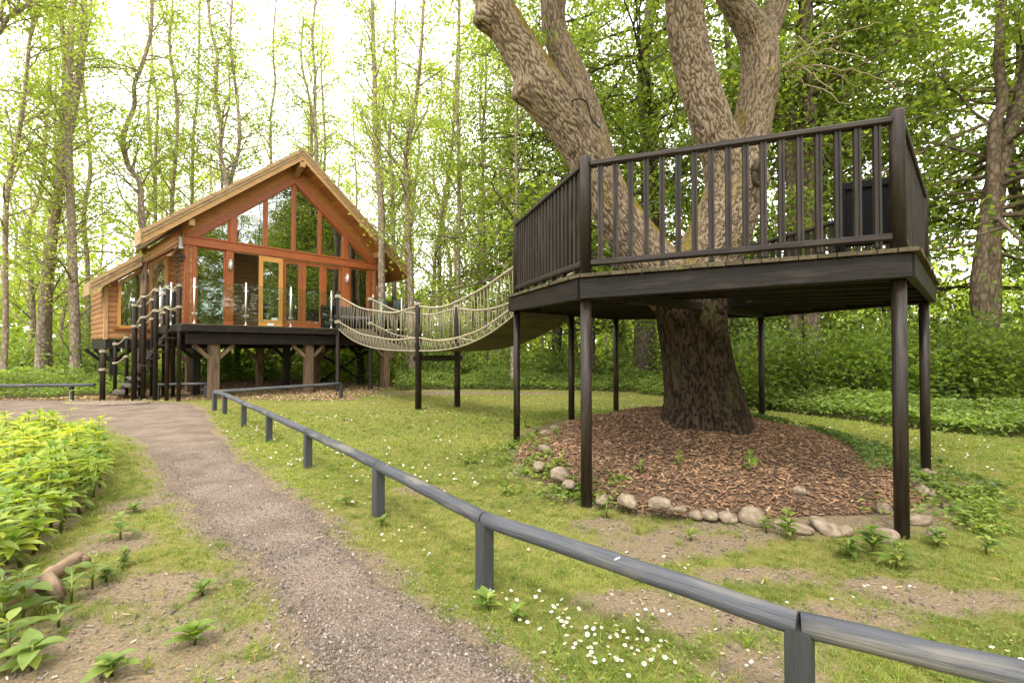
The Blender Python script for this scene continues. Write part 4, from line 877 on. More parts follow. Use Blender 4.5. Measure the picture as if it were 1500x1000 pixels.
# trunks one can tell apart in the photograph: (label, depth, radius at the foot, [(px, py) ...])
NOTED = [
 ('tall thick trunk leaning right at the far left of the wood', 17, .30, [(62, 560), (66, 470), (80, 340), (93, 220), (105, 130), (112, 40), (114, -80), (118, -250)]),
 ('mottled grey trunk crossing behind the leaning trunk at far left', 17.5, .23, [(71, 560), (72, 480), (78, 400), (86, 300), (88, 200), (92, 100), (80, 0), (84, -160)]),
 ('straight brown trunk standing just left of the cabin wing', 16.5, .26, [(111, 565), (110, 500), (108, 400), (104, 320), (100, 250), (97, 180), (101, 60), (95, -60), (98, -220)]),
 ('slim trunk at far left edge leaning outwards', 15, .13, [(4, 560), (3, 480), (6, 300), (18, 210), (30, 120), (38, 50), (52, -20), (60, -140)]),
 ('dark bare branch-like trunk rising at the upper left corner', 13, .12, [(-60, 560), (-55, 300), (-30, 90), (-2, 40), (18, 18), (32, -10), (44, -80)]),
 ('forked slim trunk behind the wing roof', 22, .17, [(128, 555), (129, 400), (129, 320), (128, 250), (122, 180), (118, 90), (124, 0), (120, -140)]),
 ('snaking trunk with a double bend above the lower roof', 19, .20, [(205, 545), (208, 400), (207, 310), (200, 265), (184, 240), (180, 200), (186, 150), (190, 120), (205, 95), (215, 40), (218, -30), (215, -160)]),
 ('upright slender trunk left of the main roof slope', 21, .16, [(252, 545), (252, 380), (252, 290), (255, 210), (250, 140), (247, 60), (248, 0), (245, -150)]),
 ('pale thin trunk beside the upright one over the roof', 23, .15, [(280, 545), (280, 380), (281, 280), (281, 200), (284, 140), (290, 70), (288, 0), (292, -120)]),
 ('left stem of the dark forked tree above the roof slope', 20, .17, [(333, 540), (332, 340), (331, 266), (323, 230), (320, 180), (314, 130), (316, 80), (304, 30), (300, -50), (296, -160)]),
 ('right stem of the dark forked tree above the roof slope', 20.3, .15, [(335, 540), (334, 340), (333, 264), (343, 225), (350, 190), (342, 130), (338, 80), (336, 20), (345, -60), (350, -160)]),
 ('slim pale trunk right behind the roof ridge', 24, .17, [(466, 540), (465, 360), (464, 230), (460, 170), (460, 110), (455, 40), (460, -40), (455, -160)]),
 ('double stemmed slim trunk left of the roof ridge', 24, .13, [(402, 540), (400, 330), (396, 240), (394, 170), (400, 120), (398, 60), (404, -40)]),
 ('thick straight trunk just right of the roof ridge', 18, .23, [(560, 545), (560, 400), (558, 300), (551, 230), (548, 160), (546, 100), (543, 30), (545, -60), (540, -200)]),
 ('slender trunk behind the right roof slope', 21, .17, [(578, 545), (577, 400), (574, 310), (572, 240), (570, 190), (578, 120), (576, 40), (582, -100)]),
 ('pale forked trunk at the right end of the roof', 17, .20, [(604, 550), (603, 420), (598, 340), (596, 270), (595, 225), (602, 180), (612, 120), (616, 40), (622, -80)]),
 ('leaning trunk seen above the middle of the rope bridge', 20, .17, [(646, 545), (645, 460), (643, 380), (647, 310), (655, 260), (664, 180), (668, 80), (676, -60)]),
 ('straight dark trunk behind the bridge support frame', 17.5, .16, [(671, 550), (671, 480), (671, 400), (672, 320), (671, 240), (670, 150), (672, 40), (668, -120)]),
 ('slim trunk left of the tree platform corner', 19, .13, [(713, 545), (712, 480), (710, 380), (708, 300), (706, 200), (712, 100), (706, -60)]),
 ('brown trunk directly behind the platform corner', 16, .15, [(752, 545), (752, 470), (754, 380), (757, 280), (756, 180), (762, 80), (760, -80)]),
]
for lab, d, r, pts in NOTED:
    b0, T = px_trunk(pts, d); n_ = len(T); r *= .62; rad = np.linspace(r, r * .4, n_); rad[0] = r * 1.2
    T[1:-1, 1] += rng.normal(size=n_ - 2) * .1
    mb, V, Q, n = make_tree(T, rad, rng, 38, 2.4, .16, .11, 42, 'leaf_alder', .25, .85, .02, 2, 10, twig_r=.008)
    tree_obj('woodland_tree', lab, b0, mb, V, Q, n, 'alder', 'leaf_alder', rng, 'trees of the wood behind the cabin')
# prototypes for the slimmer trees further back
protos = []
for k in range(7):
    h = rng.uniform(15, 20); n_ = 9; T = np.zeros((n_, 3)); T[:, 2] = np.linspace(0, h, n_); T[1:, :2] = np.cumsum(rng.normal(size=(n_ - 1, 2)) * .22, 0)
    r = rng.uniform(.09, .14); mb, V, Q, n = make_tree(T, np.linspace(r, .04, n_), rng, 44, 2.4, .12, .12, 38, 'leaf_alder', .27, .8, .02, 2, 8, twig_r=.008)
    me_t = mb.mesh('trunk'); me_t.materials.append(M['alder']); me_c = npmesh('crown', V, Q, 'leaf_alder', np.repeat(np.clip(rng.normal(.55, .25, n), 0, 1), 2)); protos.append((me_t, me_c))
def place_tree(x, y, k, label, group, sc=1., rz_=0, name='slim_woodland_tree'):
    t = tag(empty(name, (x, y, -.05), rz_), label, 'tree', group); t.scale = (sc, sc, sc)
    link('trunk', protos[k][0], t); link('crown', protos[k][1], t); return t
cnt = 0; tries = 0
used = [(-9, 17)]
while cnt < 62 and tries < 4000:
    tries += 1
    ph = rng.uniform(-.92, .26); d = rng.uniform(20, 48); x, y = d * math.sin(ph) / math.cos(ph) if 0 else d * math.tan(ph), d
    px = 750 + F * x / y
    if px < -60 or px > 930 or (325 < px < 455 and y < 40 and rng.random() < .7): continue
    if (x + 9) ** 2 + (y - 18) ** 2 < 25 or any((x - a) ** 2 + (y - c) ** 2 < 2.2 for a, c in used): continue
    used.append((x, y)); lab = 'slim pale tree deep in the wood left of the cabin' if px < 210 else ('slim pale tree deep in the wood behind the cabin roof' if px < 600 else 'slim pale tree deep in the wood beyond the rope bridge')
    place_tree(x, y, cnt % 7, lab, {'l': 'slim trees left of the cabin', 'b': 'slim trees behind the cabin', 'r': 'slim trees beyond the bridge'}['l' if px < 210 else 'b' if px < 600 else 'r'], rng.uniform(.8, 1.1) * (.78 if 330 < px < 450 else 1), rng.random() * 6.28); cnt += 1
for x, y in ((14, -6), (19, 2), (9, -12), (3, -14), (-6, -13), (22, -8), (16, -15), (26, 6), (-13, -9), (-18, 1), (12, -19), (24, 12), (17, -2), (20, 5), (23, -1), (27, -5), (25, 2), (30, 1), (18, -10), (30, -10), (14, 1.5), (33, 6), (28, 9), (21, -4.5)):   # the wood goes on round the clearing
    place_tree(x, y, cnt % 7, 'slim tree of the wood behind the viewer, mirrored in the cabin glass', 'trees on the near side of the clearing', rng.uniform(.75, .95), rng.random() * 6.28); cnt += 1

# sycamores with limbs coloured dark for shade and dense crowns behind the platform
def sycamore(name, label, loc, T, rad, seed, nb, blen, h0, leafL, per, barkm='syc', spread=.27, up=.15, droop=.03, leafm='leaf_syc', group='leafy trees behind the platform', twigs=3):
    r_ = np.random.default_rng(seed); mb, V, Q, n = make_tree(np.array(T, float), np.array(rad, float), r_, nb, blen, h0, leafL, per, leafm, spread, up, droop, twigs, 12, twig_r=.012)
    return tree_obj(name, label, loc, mb, V, Q, n, barkm, leafm, r_, group)
def st_trunk(pts, d):
    b0, T = px_trunk(pts, d); return b0, T
b0, T = st_trunk([(945, 575), (945, 470), (948, 400), (955, 330), (952, 250), (950, 170), (945, 90), (955, 0), (950, -110)], 16)
sycamore('sycamore', 'dark limbed sycamore with dense crown directly behind the forked tree', b0, T, [.40, .36, .34, .32, .3, .27, .22, .17, .1], 21, 64, 5.6, .18, .13, 115)
b0, T = st_trunk([(860, 565), (862, 470), (858, 380), (850, 300), (838, 200), (820, 100), (815, -20)], 16.5)
sycamore('sycamore', 'broad sycamore reaching its branches out over the rope bridge', b0, T, [.26, .23, .2, .18, .15, .12, .08], 22, 54, 4.6, .26, .125, 110)
b0, T = st_trunk([(1165, 570), (1166, 470), (1163, 400), (1164, 300), (1160, 210), (1165, 120), (1178, 40), (1185, -60)], 12.6)
sycamore('slender_tree', 'thinner left of two slender brown trunks behind the railing', b0, T, [.19, .17, .165, .155, .145, .135, .12, .08], 23, 34, 3.6, .44, .115, 100, 'redbark')
b0, T = st_trunk([(1192, 570), (1190, 470), (1186, 380), (1192, 280), (1190, 190), (1189, 100), (1186, 20), (1190, -80)], 12.3)
sycamore('slender_tree', 'thicker right of two slender brown trunks behind the railing', b0, T, [.22, .2, .19, .19, .175, .165, .15, .1], 24, 34, 3.6, .48, .115, 100, 'redbark')
b0, T = st_trunk([(1452, 600), (1450, 500), (1441, 430), (1452, 340), (1462, 270), (1480, 200), (1505, 130), (1520, 40), (1530, -80)], 11)
rt = sycamore('sycamore', 'stout brown trunk forking at the right edge of the photo', b0, T, [.27, .25, .24, .22, .2, .16, .14, .11, .08], 25, 54, 4.4, .34, .115, 105, 'redbark')
f0, fT = st_trunk([(1455, 260), (1460, 215), (1474, 150), (1470, 80), (1480, -40)], 10.9)
MB().tube(catmull([Vector((p[0], p[1], p[2])) + f0 - b0 for p in fT], 5), list(np.linspace(.15, .08, 21)), 10).build('fork', 'redbark', rt)
for k, (x, y, h, sd_, lb) in enumerate(((9.5, 15, 11, 31, 'leafy tree filling the gap right of the forked tree'), (6.6, 14.5, 12, 32, 'leafy tree standing back behind the slender brown trunks'), (14, 13, 11, 33, 'leafy tree beyond the stout trunk at right edge'), (1.8, 19, 13, 34, 'leafy tree far behind the left limb of the big tree'), (12, 19, 13, 35, 'tall leafy tree far back on the right'), (5, 21, 14, 36, 'tall leafy tree far back behind the platform'))):
    r_ = np.random.default_rng(sd_); n_ = 7; T = np.zeros((n_, 3)); T[:, 2] = np.linspace(0, h, n_); T[1:, :2] = np.cumsum(r_.normal(size=(n_ - 1, 2)) * .2, 0)
    sycamore('sycamore', lb, (x, y, 0), T, np.linspace(.22, .06, n_), sd_, 48, 4.2, .14, .145, 74, 'syc')
src_ = [o for o in bpy.data.objects if o.name.startswith('sycamore') and o.parent is None][-6:]
for k, (x, y) in enumerate(((15.5, 3.5), (19, -1.5), (21, 6), (23, -6), (17.5, 9), (26, 1), (14.5, -3.5))):   # the leafy right side of the clearing goes on beyond the frame
    s0 = src_[k % len(src_)]; t = s0.copy(); COL.objects.link(t); t.location = (x, y, 0); t.rotation_euler = (0, 0, k * 1.3); t['label'] = 'leafy tree right of the frame, mirrored in the cabin glass'; t['group'] = 'leafy trees right of the frame'
    for c0 in list(s0.children):
        c1 = c0.copy(); COL.objects.link(c1); c1.parent = t
# high crown of the big tree: out of the frame above, seen mirrored in the cabin windows
r_ = np.random.default_rng(77); pos = []; mbt = MB()
for (px, py, d) in ((660, -130, 5.1), (830, -140, 5.7), (1015, -120, 5.5), (1040, -110, 5.6), (1185, -120, 5.9)):
    p = np.array(at(px, py, d)) - np.array(big.location)
    for k in range(9):
        an = r_.random() * 6.28; B = bezier_branch(p, np.array([math.cos(an), math.sin(an), .9]), r_.uniform(2.5, 4.5), r_, .01, .16, 7); mbt.tube(B, list(np.linspace(.10, .02, len(B))), 6, cap=False)
        m_ = 130; tt = np.clip(r_.uniform(.35, 1, m_) * 7, 0, 6.99); i = tt.astype(int); fr = (tt - i)[:, None]; pos.append(B[i] * (1 - fr) + B[i + 1] * fr + r_.normal(size=(m_, 3)) * .45)
pos = np.concatenate(pos); n = len(pos); mbt.build('upper_branches', 'bigbark', big)
link('crown', leaves('crown', pos, rand_unit(n, r_), r_.normal(size=(n, 3)) * .5 + [0, 0, 1], r_.uniform(.12, .24, n), r_.uniform(.05, .1, n), 'leaf_syc', rng=r_), big)
# bare pale twigs hanging right of the forked tree
r_ = np.random.default_rng(9); tw = MB()
o0 = np.array(at(1150, 95, 5.5)); 
for (px, py) in ((1240, 70), (1300, 30), (1260, 125), (1340, 135), (1250, 150), (1290, 90), (1200, 80), (1225, 130)):
    q = np.array(at(px, py, 5.5 + r_.uniform(-.3, .3))); mid = (o0 + q) / 2 + r_.normal(size=3) * .12 + [0, 0, .12]
    C = catmull([o0, mid, q], 7); C[1:-1] += r_.normal(size=(len(C) - 2, 3)) * .02; tw.tube(C - np.array(big.location), list(np.linspace(.011, .004, len(C))), 5, cap=False)
tw.build('bare_twigs', 'twig', big)
pos = np.concatenate([np.array(at(px, py, 5.5)) + r_.normal(size=(26, 3)) * [.10, .1, .07] for px, py in ((1165, 92), (1175, 70), (1195, 45), (1150, 100), (795, 52), (800, 58), (1180, 85))])
n = len(pos); link('young_shoots', leaves('young_shoots', pos - np.array(big.location), rand_unit(n, r_), r_.normal(size=(n, 3)) * .4 + [0, 0, 1], r_.uniform(.06, .1, n), r_.uniform(.018, .03, n), 'leaf_bed', rng=r_), big)

# ------------------------------------------------------------------ shrubs
def blob_leaves(r_, n, rad, flat=.75):
    """leaves gathered in lumps over and inside an uneven dome"""
    k = 26; c = unit(r_.normal(size=(k, 3))) * r_.uniform(.35, .95, (k, 1)) * rad; c[:, 2] = np.abs(c[:, 2]); i = r_.integers(0, k, n)
    return c[i] + r_.normal(size=(n, 3)) * rad * .2
def shrub(x, y, rx, h, seed, label, mat='leaf_shrub', n=2600, L=.10, group='shrubs along the back of the clearing', name='shrub'):
    r_ = np.random.default_rng(seed); s_ = tag(empty(name, (x, y, float(gz(x, y)))), label, 'shrub', group)
    p = blob_leaves(r_, n, np.array([rx, rx * .85, h])); p[:, 2] = np.abs(p[:, 2]) ; out = unit(p * [1, 1, .7]) + r_.normal(size=p.shape) * .4; out[:, 2] -= .15
    l_ = L * r_.uniform(.6, 1.3, n)
    link('foliage', leaves('foliage', p, out, out * .6 + [0, 0, .9] + r_.normal(size=p.shape) * .3, l_, l_ * r_.uniform(.55, .8, n), mat, np.clip(r_.normal(.45, .25, n), 0, 1), rng=r_), s_)
    mb = MB()
    for k in range(9): mb.tube(bezier_branch(np.zeros(3), np.array([r_.normal() * .6, r_.normal() * .6, 1.]), h * r_.uniform(.6, .95), r_), list(np.linspace(.03, .008, 7)), 5, cap=False)
    mb.build('stems', 'syc', s_); return s_
SH = [(1085, 10.9, 1.15, 1.7, 'dark green shrub right of the trunk behind the platform leg'), (1150, 11.4, 1.4, 1.9, 'dense shrub left of the slender trunks at the back'), (1215, 10.6, 1.4, 2.0, 'rounded dark shrub behind the right end of platform'), (1270, 9.9, 1.2, 1.6, 'shrub between the two right platform legs'),
      (1335, 10.0, 1.5, 2.1, 'tall shrub just right of the rear right platform leg'), (1400, 9.6, 1.3, 1.7, 'spreading shrub left of the stout trunk'), (1475, 9.0, 1.3, 1.6, 'shrub in front of the stout right-hand trunk'), (1560, 9.2, 1.7, 2.3, 'shrub cut off by the right edge of photo'), (1040, 13.8, 1.6, 2.2, 'shrub far back behind the big trunk'), (970, 16, 1.7, 1.8, 'pale shrub beyond the lawn left of the big trunk'),
      (900, 17.5, 1.9, 1.9, 'shrub behind the rear platform legs'), (820, 18, 1.8, 1.9, 'shrub under the platform end of bridge'), (735, 18.4, 2.0, 2.4, 'light green bush beyond the rope bridge'), (655, 18.5, 1.9, 2.6, 'light green bush behind the bridge support frame'), (610, 17.8, 1.7, 2.6, 'leafy bush at the right corner of cabin'),
      (140, 17.2, 1.5, 2.6, 'bushy young growth beside the cabin wing'), (95, 20, 1.7, 1.9, 'low bush behind the trunks at far left'), (25, 19, 1.8, 1.6, 'low bush at the left edge of the wood'),
      (1110, 13.6, 1.8, 2.7, 'hedge bush in the second row behind the big trunk'), (1185, 13.4, 1.8, 2.6, 'hedge bush in the second row behind the slender trunks'), (1255, 13.0, 1.8, 2.7, 'hedge bush in the second row between the right legs'), (1325, 12.8, 1.8, 2.8, 'hedge bush in the second row right of the platform'), (1400, 12.6, 1.8, 2.6, 'hedge bush in the second row left of stout trunk'), (1480, 12.4, 1.9, 2.8, 'hedge bush in the second row behind the stout trunk'), (1560, 12.0, 1.9, 2.8, 'hedge bush in the second row at the right edge'),
      (300, 19, 1.5, 1.6, 'bright bush seen under the left end of cabin'), (355, 20.5, 1.6, 1.7, 'bright bush seen under the cabin between its first posts'), (420, 21.5, 1.7, 1.7, 'bright bush seen under the middle of cabin'), (485, 20.5, 1.6, 1.7, 'bright bush seen under the right end of cabin'), (535, 19, 1.5, 1.8, 'bright bush just beyond the right rear cabin posts')]
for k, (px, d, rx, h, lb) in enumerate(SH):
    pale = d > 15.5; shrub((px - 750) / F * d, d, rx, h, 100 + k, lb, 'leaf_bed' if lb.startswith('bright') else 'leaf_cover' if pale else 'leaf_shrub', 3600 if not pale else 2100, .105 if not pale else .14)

# ------------------------------------------------------------------ ground cover of the wood (nobody could count it)
def cover(name, label, x, y, hgt, L, r_, mat='leaf_cover', layers=1.):
    n = len(x); top = r_.random(n) ** .45; z = gz(x, y) + hgt * top; pos = np.stack([x, y, z], -1)
    an = r_.random(n) * 6.283; d = np.stack([np.cos(an), np.sin(an), r_.uniform(-.45, .25, n)], -1); nor = r_.normal(size=(n, 3)) * .3 + [0, 0, 1]
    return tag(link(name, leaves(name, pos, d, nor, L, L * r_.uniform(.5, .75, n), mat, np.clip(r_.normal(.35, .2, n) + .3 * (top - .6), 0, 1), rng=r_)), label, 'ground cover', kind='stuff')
r_ = np.random.default_rng(41)
def sample_beyond(n, lo, hi, ph0=-1.0, ph1=1.02):
    ph = r_.uniform(ph0, ph1, n); q = r_.uniform(0, 1, n) ** 1.25 * (hi - lo) + lo; r = np.interp(ph, BPH, BR) + q; x, y = r * np.sin(ph), r * np.cos(ph); k = beyond(x, y) > 0; return x[k], y[k]
def hgt(x, y): return np.clip(.28 + .5 * np.clip(beyond(x, y) * .9, 0, 1), .1, .9) * (.85 + .35 * sinnoise(x, y, 1.7, 6)) * np.where(x > 3, .78, .8)
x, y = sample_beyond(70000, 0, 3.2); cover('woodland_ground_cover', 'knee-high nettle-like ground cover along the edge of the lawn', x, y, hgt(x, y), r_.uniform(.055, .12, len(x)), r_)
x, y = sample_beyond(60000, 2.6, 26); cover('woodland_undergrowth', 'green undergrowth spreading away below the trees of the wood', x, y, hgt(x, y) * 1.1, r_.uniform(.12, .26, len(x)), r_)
# far wood that reads as one mass
n = 80000; ph = r_.uniform(-3.14, 3.14, n); d = r_.uniform(44, 78, n); z = r_.random(n) ** 1.9 * 20; pos = np.stack([d * np.sin(ph), d * np.cos(ph), z], -1)
keep = sinnoise(pos[:, 0] + pos[:, 1], z * 1.3, .5, 3) + r_.normal(size=n) * .4 > (-.55 + z * .045); keep &= ~((np.abs(750 + F * np.tan(ph) - 395) < 45) & (z > 15) & (np.abs(ph) < 1.2)); pos = pos[keep]; n = len(pos)
m_ = 26000; ph2 = r_.uniform(-1.1, 1.1, m_); d2 = r_.uniform(34, 52, m_); pos = np.vstack([pos, np.stack([d2 * np.sin(ph2), d2 * np.cos(ph2), r_.random(m_) ** 1.4 * 5.5], -1)]); n = len(pos)
far = leaves('distant_wood', pos, rand_unit(n, r_), rand_unit(n, r_), r_.uniform(.35, .8, n), r_.uniform(.25, .5, n), 'leaf_alder', rng=r_); tag(link('distant_wood', far), 'far pale green wood seen between the trunks', 'woodland', kind='stuff')
#PART4
# ------------------------------------------------------------------ bed of balsam at the left
def leaf_mesh(name, L, Wd, mat, seed):          # lance-shaped leaf, folded on its midrib and arched
    n = 6; V = []; F_ = []
    for k in range(n + 1):
        t = k / n; w = Wd / 2 * math.sin(math.pi * t ** .8) * (1 if 0 < k < n else 0); z = -.35 * L * (t - .25) ** 2 + .02 * L
        V += [(t * L, w, z + w * .35), (t * L, 0, z), (t * L, -w, z + w * .35)]
    for k in range(n):
        a = k * 3; F_ += [(a, a + 1, a + 4, a + 3), (a + 1, a + 2, a + 5, a + 4)]
    r_ = np.random.default_rng(seed); return npmesh(name, np.array(V), np.array(F_), mat, np.full(len(F_), r_.random()) + r_.normal(size=len(F_)) * .05, smooth=True)
LSZ = (.08, .105, .125, .145, .16, .115)
BL = [leaf_mesh('leaf', l_, l_ * .40, 'leaf_bed', k) for k, l_ in enumerate(LSZ)]
for k, m_ in enumerate(BL):
    m_.attributes['rnd'].data.foreach_set('value', np.clip(np.full(len(m_.polygons), .15 + .16 * k), 0, 1).astype(np.float32))
def whorls(h, r_, dense=1.):
    """(height, angle, tilt, size index) of the leaves of one plant: whorls, largest near the top"""
    out = []
    for lv, f in enumerate((1., .93, .82, .66, .46)):
        m_ = (4, 5, 5, 4, 3)[lv]; a0 = r_.random() * 6.28
        for k in range(m_): out.append((h * f, a0 + 6.283 * k / m_ + r_.normal() * .2, (.9, .25, 0, -.15, -.3)[lv] + r_.normal() * .15, int(np.clip((0, 3, 4, 3, 2)[lv] + r_.integers(-1, 2), 0, 5))))
    return out
spots = []; r_ = np.random.default_rng(61)
for _ in range(24000):
    y = 1.7 + 5.0 * r_.random() ; x = r_.uniform(-9.5, -2.3); p = np.array([x, y])
    if not in_poly(np.array(x), np.array(y), BED) or x / y < -1.22: continue
    if all((x - a) ** 2 + (y - c) ** 2 > .125 ** 2 for a, c in spots): spots.append((x, y))
    if len(spots) > 330: break
spots.sort(key=lambda p: -(p[0] + .25 * abs(p[1] - 3.5)))     # those nearest the open ground first
stem_m = MB().tube([(0, 0, 0), (.004, 0, .5), (0, .004, 1)], [.011, .009, .005], 7).mesh('stem'); stem_m.materials.append(M['stem'])
def edge_d(x, y): return min(math.hypot(x - a, y - c) for a, c in BED[2:12])
protoB = []
for k in range(8):
    r2 = np.random.default_rng(200 + k); Vs, Qs, Rs = [], [], []; h = 1.
    for (z, an, ti, si) in whorls(.52, r2):
        d = np.array([[math.cos(an) * math.cos(ti), math.sin(an) * math.cos(ti), math.sin(ti)]]); 
        me_ = BL[si]; co = np.empty(len(me_.vertices) * 3, np.float32); me_.vertices.foreach_get('co', co); co = co.reshape(-1, 3)
        Mx = np.array(Matrix.Rotation(an, 3, 'Z') @ Matrix.Rotation(-ti, 3, 'Y')); co = co @ Mx.T + [0, 0, z]; q = np.array([list(p.vertices) for p in me_.polygons]) + sum(len(v) for v in Vs); Vs.append(co); Qs.append(q); Rs += [min(1, .12 + .16 * si + r2.normal() * .1 + (.35 if z > .47 else 0))] * len(q)
    protoB.append(npmesh('leaves', np.concatenate(Vs), np.concatenate(Qs), 'leaf_bed', np.clip(Rs, 0, 1), smooth=True))
GB = 'balsam plants of the bed left of the path'
for k, (x, y) in enumerate(spots):
    near_ = k < 62; h = .40 * r_.uniform(.6, 1.25) * (.7 if edge_d(x, y) < .2 else 1.); h *= np.clip(.85 + .06 * (y - 2), .8, 1.)
    o = tag(empty('balsam_plant', (x, y, float(gz(x, y))), r_.random() * 6.28), 'bright green balsam plant at the open edge of the bed left of path' if near_ else 'bright green balsam plant deep in the bed left of path', 'plant', GB + (' edge' if near_ else ''))
    o.rotation_euler = (r_.normal() * .07, r_.normal() * .07, r_.random() * 6.28)
    if near_:
        s_ = link('stem', stem_m, o); s_.scale = (1, 1, h)
        for (z, an, ti, si) in whorls(h, r_):
            lf = link('leaf', BL[si], o, (0, 0, z)); lf.rotation_euler = (Matrix.Rotation(an, 3, 'Z') @ Matrix.Rotation(-ti, 3, 'Y')).to_euler(); lf.scale = (r_.uniform(.6, 1.05),) * 3
    else:
        o.scale = (r_.uniform(.75, 1.), r_.uniform(.75, 1.), h / .52); s_ = link('stem', stem_m, o); s_.scale = (1, 1, .52); link('leaves', protoB[k % 8], o)
# one tall shoot above the bed and seedlings on the soil
def weed(x, y, h, label, seed, nl=9, mat=BL, group='single weeds on the open ground', cat='weed', sc=1., name='broad_leaf_weed', flat=.35):
    r2 = np.random.default_rng(seed); o = tag(empty(name, (x, y, float(max(gz(x, y), mound_z(x, y)))), r2.random() * 6.28), label, cat, group)
    s_ = link('stem', stem_m, o); s_.scale = (.6, .6, h)
    for k in range(nl):
        t = 1 - (k / nl) * .8; lf = link('leaf', mat[int(r2.integers(0, len(mat)))], o, (0, 0, h * t)); lf.rotation_euler = (0, -flat + r2.normal() * .2, k * 2.4 + r2.normal() * .2); lf.scale = (sc * (.7 + .5 * (1 - t)),) * 3
    return o
p = g(98, 690); weed(-5.5, 5.95, .78, 'single tall shoot standing above the rest of the balsam bed', 900, 8, cat='plant', group=None, sc=.9, name='balsam_shoot')
WL = [leaf_mesh('leaf', l_, l_ * .5, 'leaf_weed', 30 + k) for k, l_ in enumerate((.05, .07, .09, .11))]
WE = [((508, 740), .10, 'daisy-strewn leafy weed between path and fence posts', 12, .9), ((1097, 728), .20, 'upright broad-leaved seedling on the mulch right of centre', 9, 1.5), ((993, 722), .13, 'small seedling on the mulch left of the broad-leaved one', 8, 1.0), ((938, 725), .11, 'low seedling near the front of the mulch', 10, .9), ((888, 758), .12, 'weed by the front left platform leg', 9, .9),
      ((920, 752), .08, 'small weed among the front stones right of the leg', 9, .8), ((1150, 790), .20, 'bushy weed in front of the mound stones', 22, 1.0), ((1120, 780), .12, 'weed left of the bushy one before the stones', 12, .8), ((1275, 810), .16, 'leafy weed clump left of the front right platform leg', 20, 1.2), ((1310, 830), .14, 'leafy weed clump at foot of the front right leg', 18, 1.2), ((1240, 815), .12, 'weed clump before the right-hand stones', 14, 1.1),
      ((840, 725), .12, 'weed left of the front left platform leg', 12, 1.0), ((815, 670), .12, 'pale weed at the left rim of the mound', 12, 1.), ((800, 690), .10, 'weed lowest on the left rim of the mound', 12, 1.), ((785, 655), .12, 'weed at far left of the mound rim', 12, 1.), ((770, 640), .12, 'weed beside the left rear platform leg', 12, 1.), ((1010, 790), .07, 'tiny weed on bare soil before the stones', 8, .8), ((690, 690), .05, 'small weed on the lawn left of mound', 8, .8),
      ((290, 940), .07, 'dandelion-like rosette in the grass strip left of path', 14, 1.1), ((300, 870), .05, 'small rosette in the grass strip left of path', 12, .9), ((200, 750), .06, 'grassy rosette on the soil by the bed', 12, .9), ((170, 985), .06, 'rosette at the bottom edge left of path', 16, 1.2), ((20, 960), .16, 'large-leaved dock at the bottom left corner', 12, 1.8), ((55, 975), .10, 'low dock rosette beside the large one', 12, 1.4),
      ((40, 900), .22, 'tall balsam seedling behind the large dock', 14, 1.6), ((10, 925), .26, 'balsam clump at the left edge above the dock', 16, 1.7), ((110, 880), .16, 'balsam seedling in front of the dead log', 7, 1.2), ((92, 915), .11, 'small balsam seedling left on bare soil', 6, 1.0), ((140, 860), .18, 'balsam seedling at the end of the dead log', 8, 1.2), ((185, 830), .10, 'feathery low weed on soil right of log', 24, .7), ((160, 850), .07, 'feathery weed nearest the log end', 24, .7), ((180, 790), .16, 'branching seedling at the edge of the bed', 12, 1.1), ((715, 890), .06, 'grassy weed at the foot of near fence post', 12, 1.1), ((755, 905), .05, 'daisy-leaf weed right of near fence post', 12, .8),
      ((1370, 800), .12, 'weed right of the front right platform leg', 16, 1.1), ((1440, 810), .12, 'leafy weed at the right edge lawn', 16, 1.1), ((1410, 770), .10, 'weed between the right stones and lawn', 16, 1.0), ((560, 770), .06, 'grass clump at the foot of second fence post', 12, .8), ((850, 650), .1, 'weed behind the left rim stones', 10, .9)]
for k, ((px, py), h, lb, nl, sc) in enumerate(WE):
    p = g(px, py); weed(p.x, p.y, h, lb, 300 + k, nl, WL if k > 0 else WL, sc=sc, flat=.45 if h < .1 else .3, group=None)
# dead log at the foot of the bed
lg = tag(empty('dead_log', g(60, 850)), 'pale bare fallen log lying along the edge of the bed', 'log'); O = lg.location.copy()
lp = catmull([g(-60, 905, .04), g(15, 880, .05), g(70, 848, .06), g(112, 820, .07), g(132, 812, .07)], 6); lp[1:-1] += np.random.default_rng(3).normal(size=(len(lp) - 2, 3)) * .008
MB().tube([Vector(q) - O for q in lp], list(np.interp(np.linspace(0, 1, len(lp)), [0, .5, .85, 1], [.045, .042, .036, .02])), 14).build('trunk', 'log_dead', lg)
MB().tube([g(75, 842, .1) - O, g(88, 862, .06) - O, g(95, 872, .02) - O], [.032, .03, .024], 10).build('broken_stub', 'log_dead', lg)

# ------------------------------------------------------------------ stones round the mound
def stone_mesh(seed):
    import bmesh
    r2 = np.random.default_rng(seed); bm = bmesh.new(); bmesh.ops.create_icosphere(bm, subdivisions=3, radius=1)
    ax = r2.normal(size=(5, 3)); ph = r2.random(5) * 6.28
    for v in bm.verts:
        c = np.array(v.co); f_ = 1 + sum(.07 * math.sin(2.2 * c.dot(a) + q) for a, q in zip(ax, ph)); v.co = Vector(c * f_)
        if v.co.z < -.5: v.co.z = -.5
    me = bpy.data.meshes.new('stone'); bm.to_mesh(me); bm.free(); a = me.attributes.new('lc', 'FLOAT_VECTOR', 'POINT'); co = np.empty(len(me.vertices) * 3, np.float32); me.vertices.foreach_get('co', co); a.data.foreach_set('vector', co * .12)
    me.polygons.foreach_set('use_smooth', [True] * len(me.polygons)); me.materials.append(M['stone']); return me
SM = [stone_mesh(k) for k in range(8)]
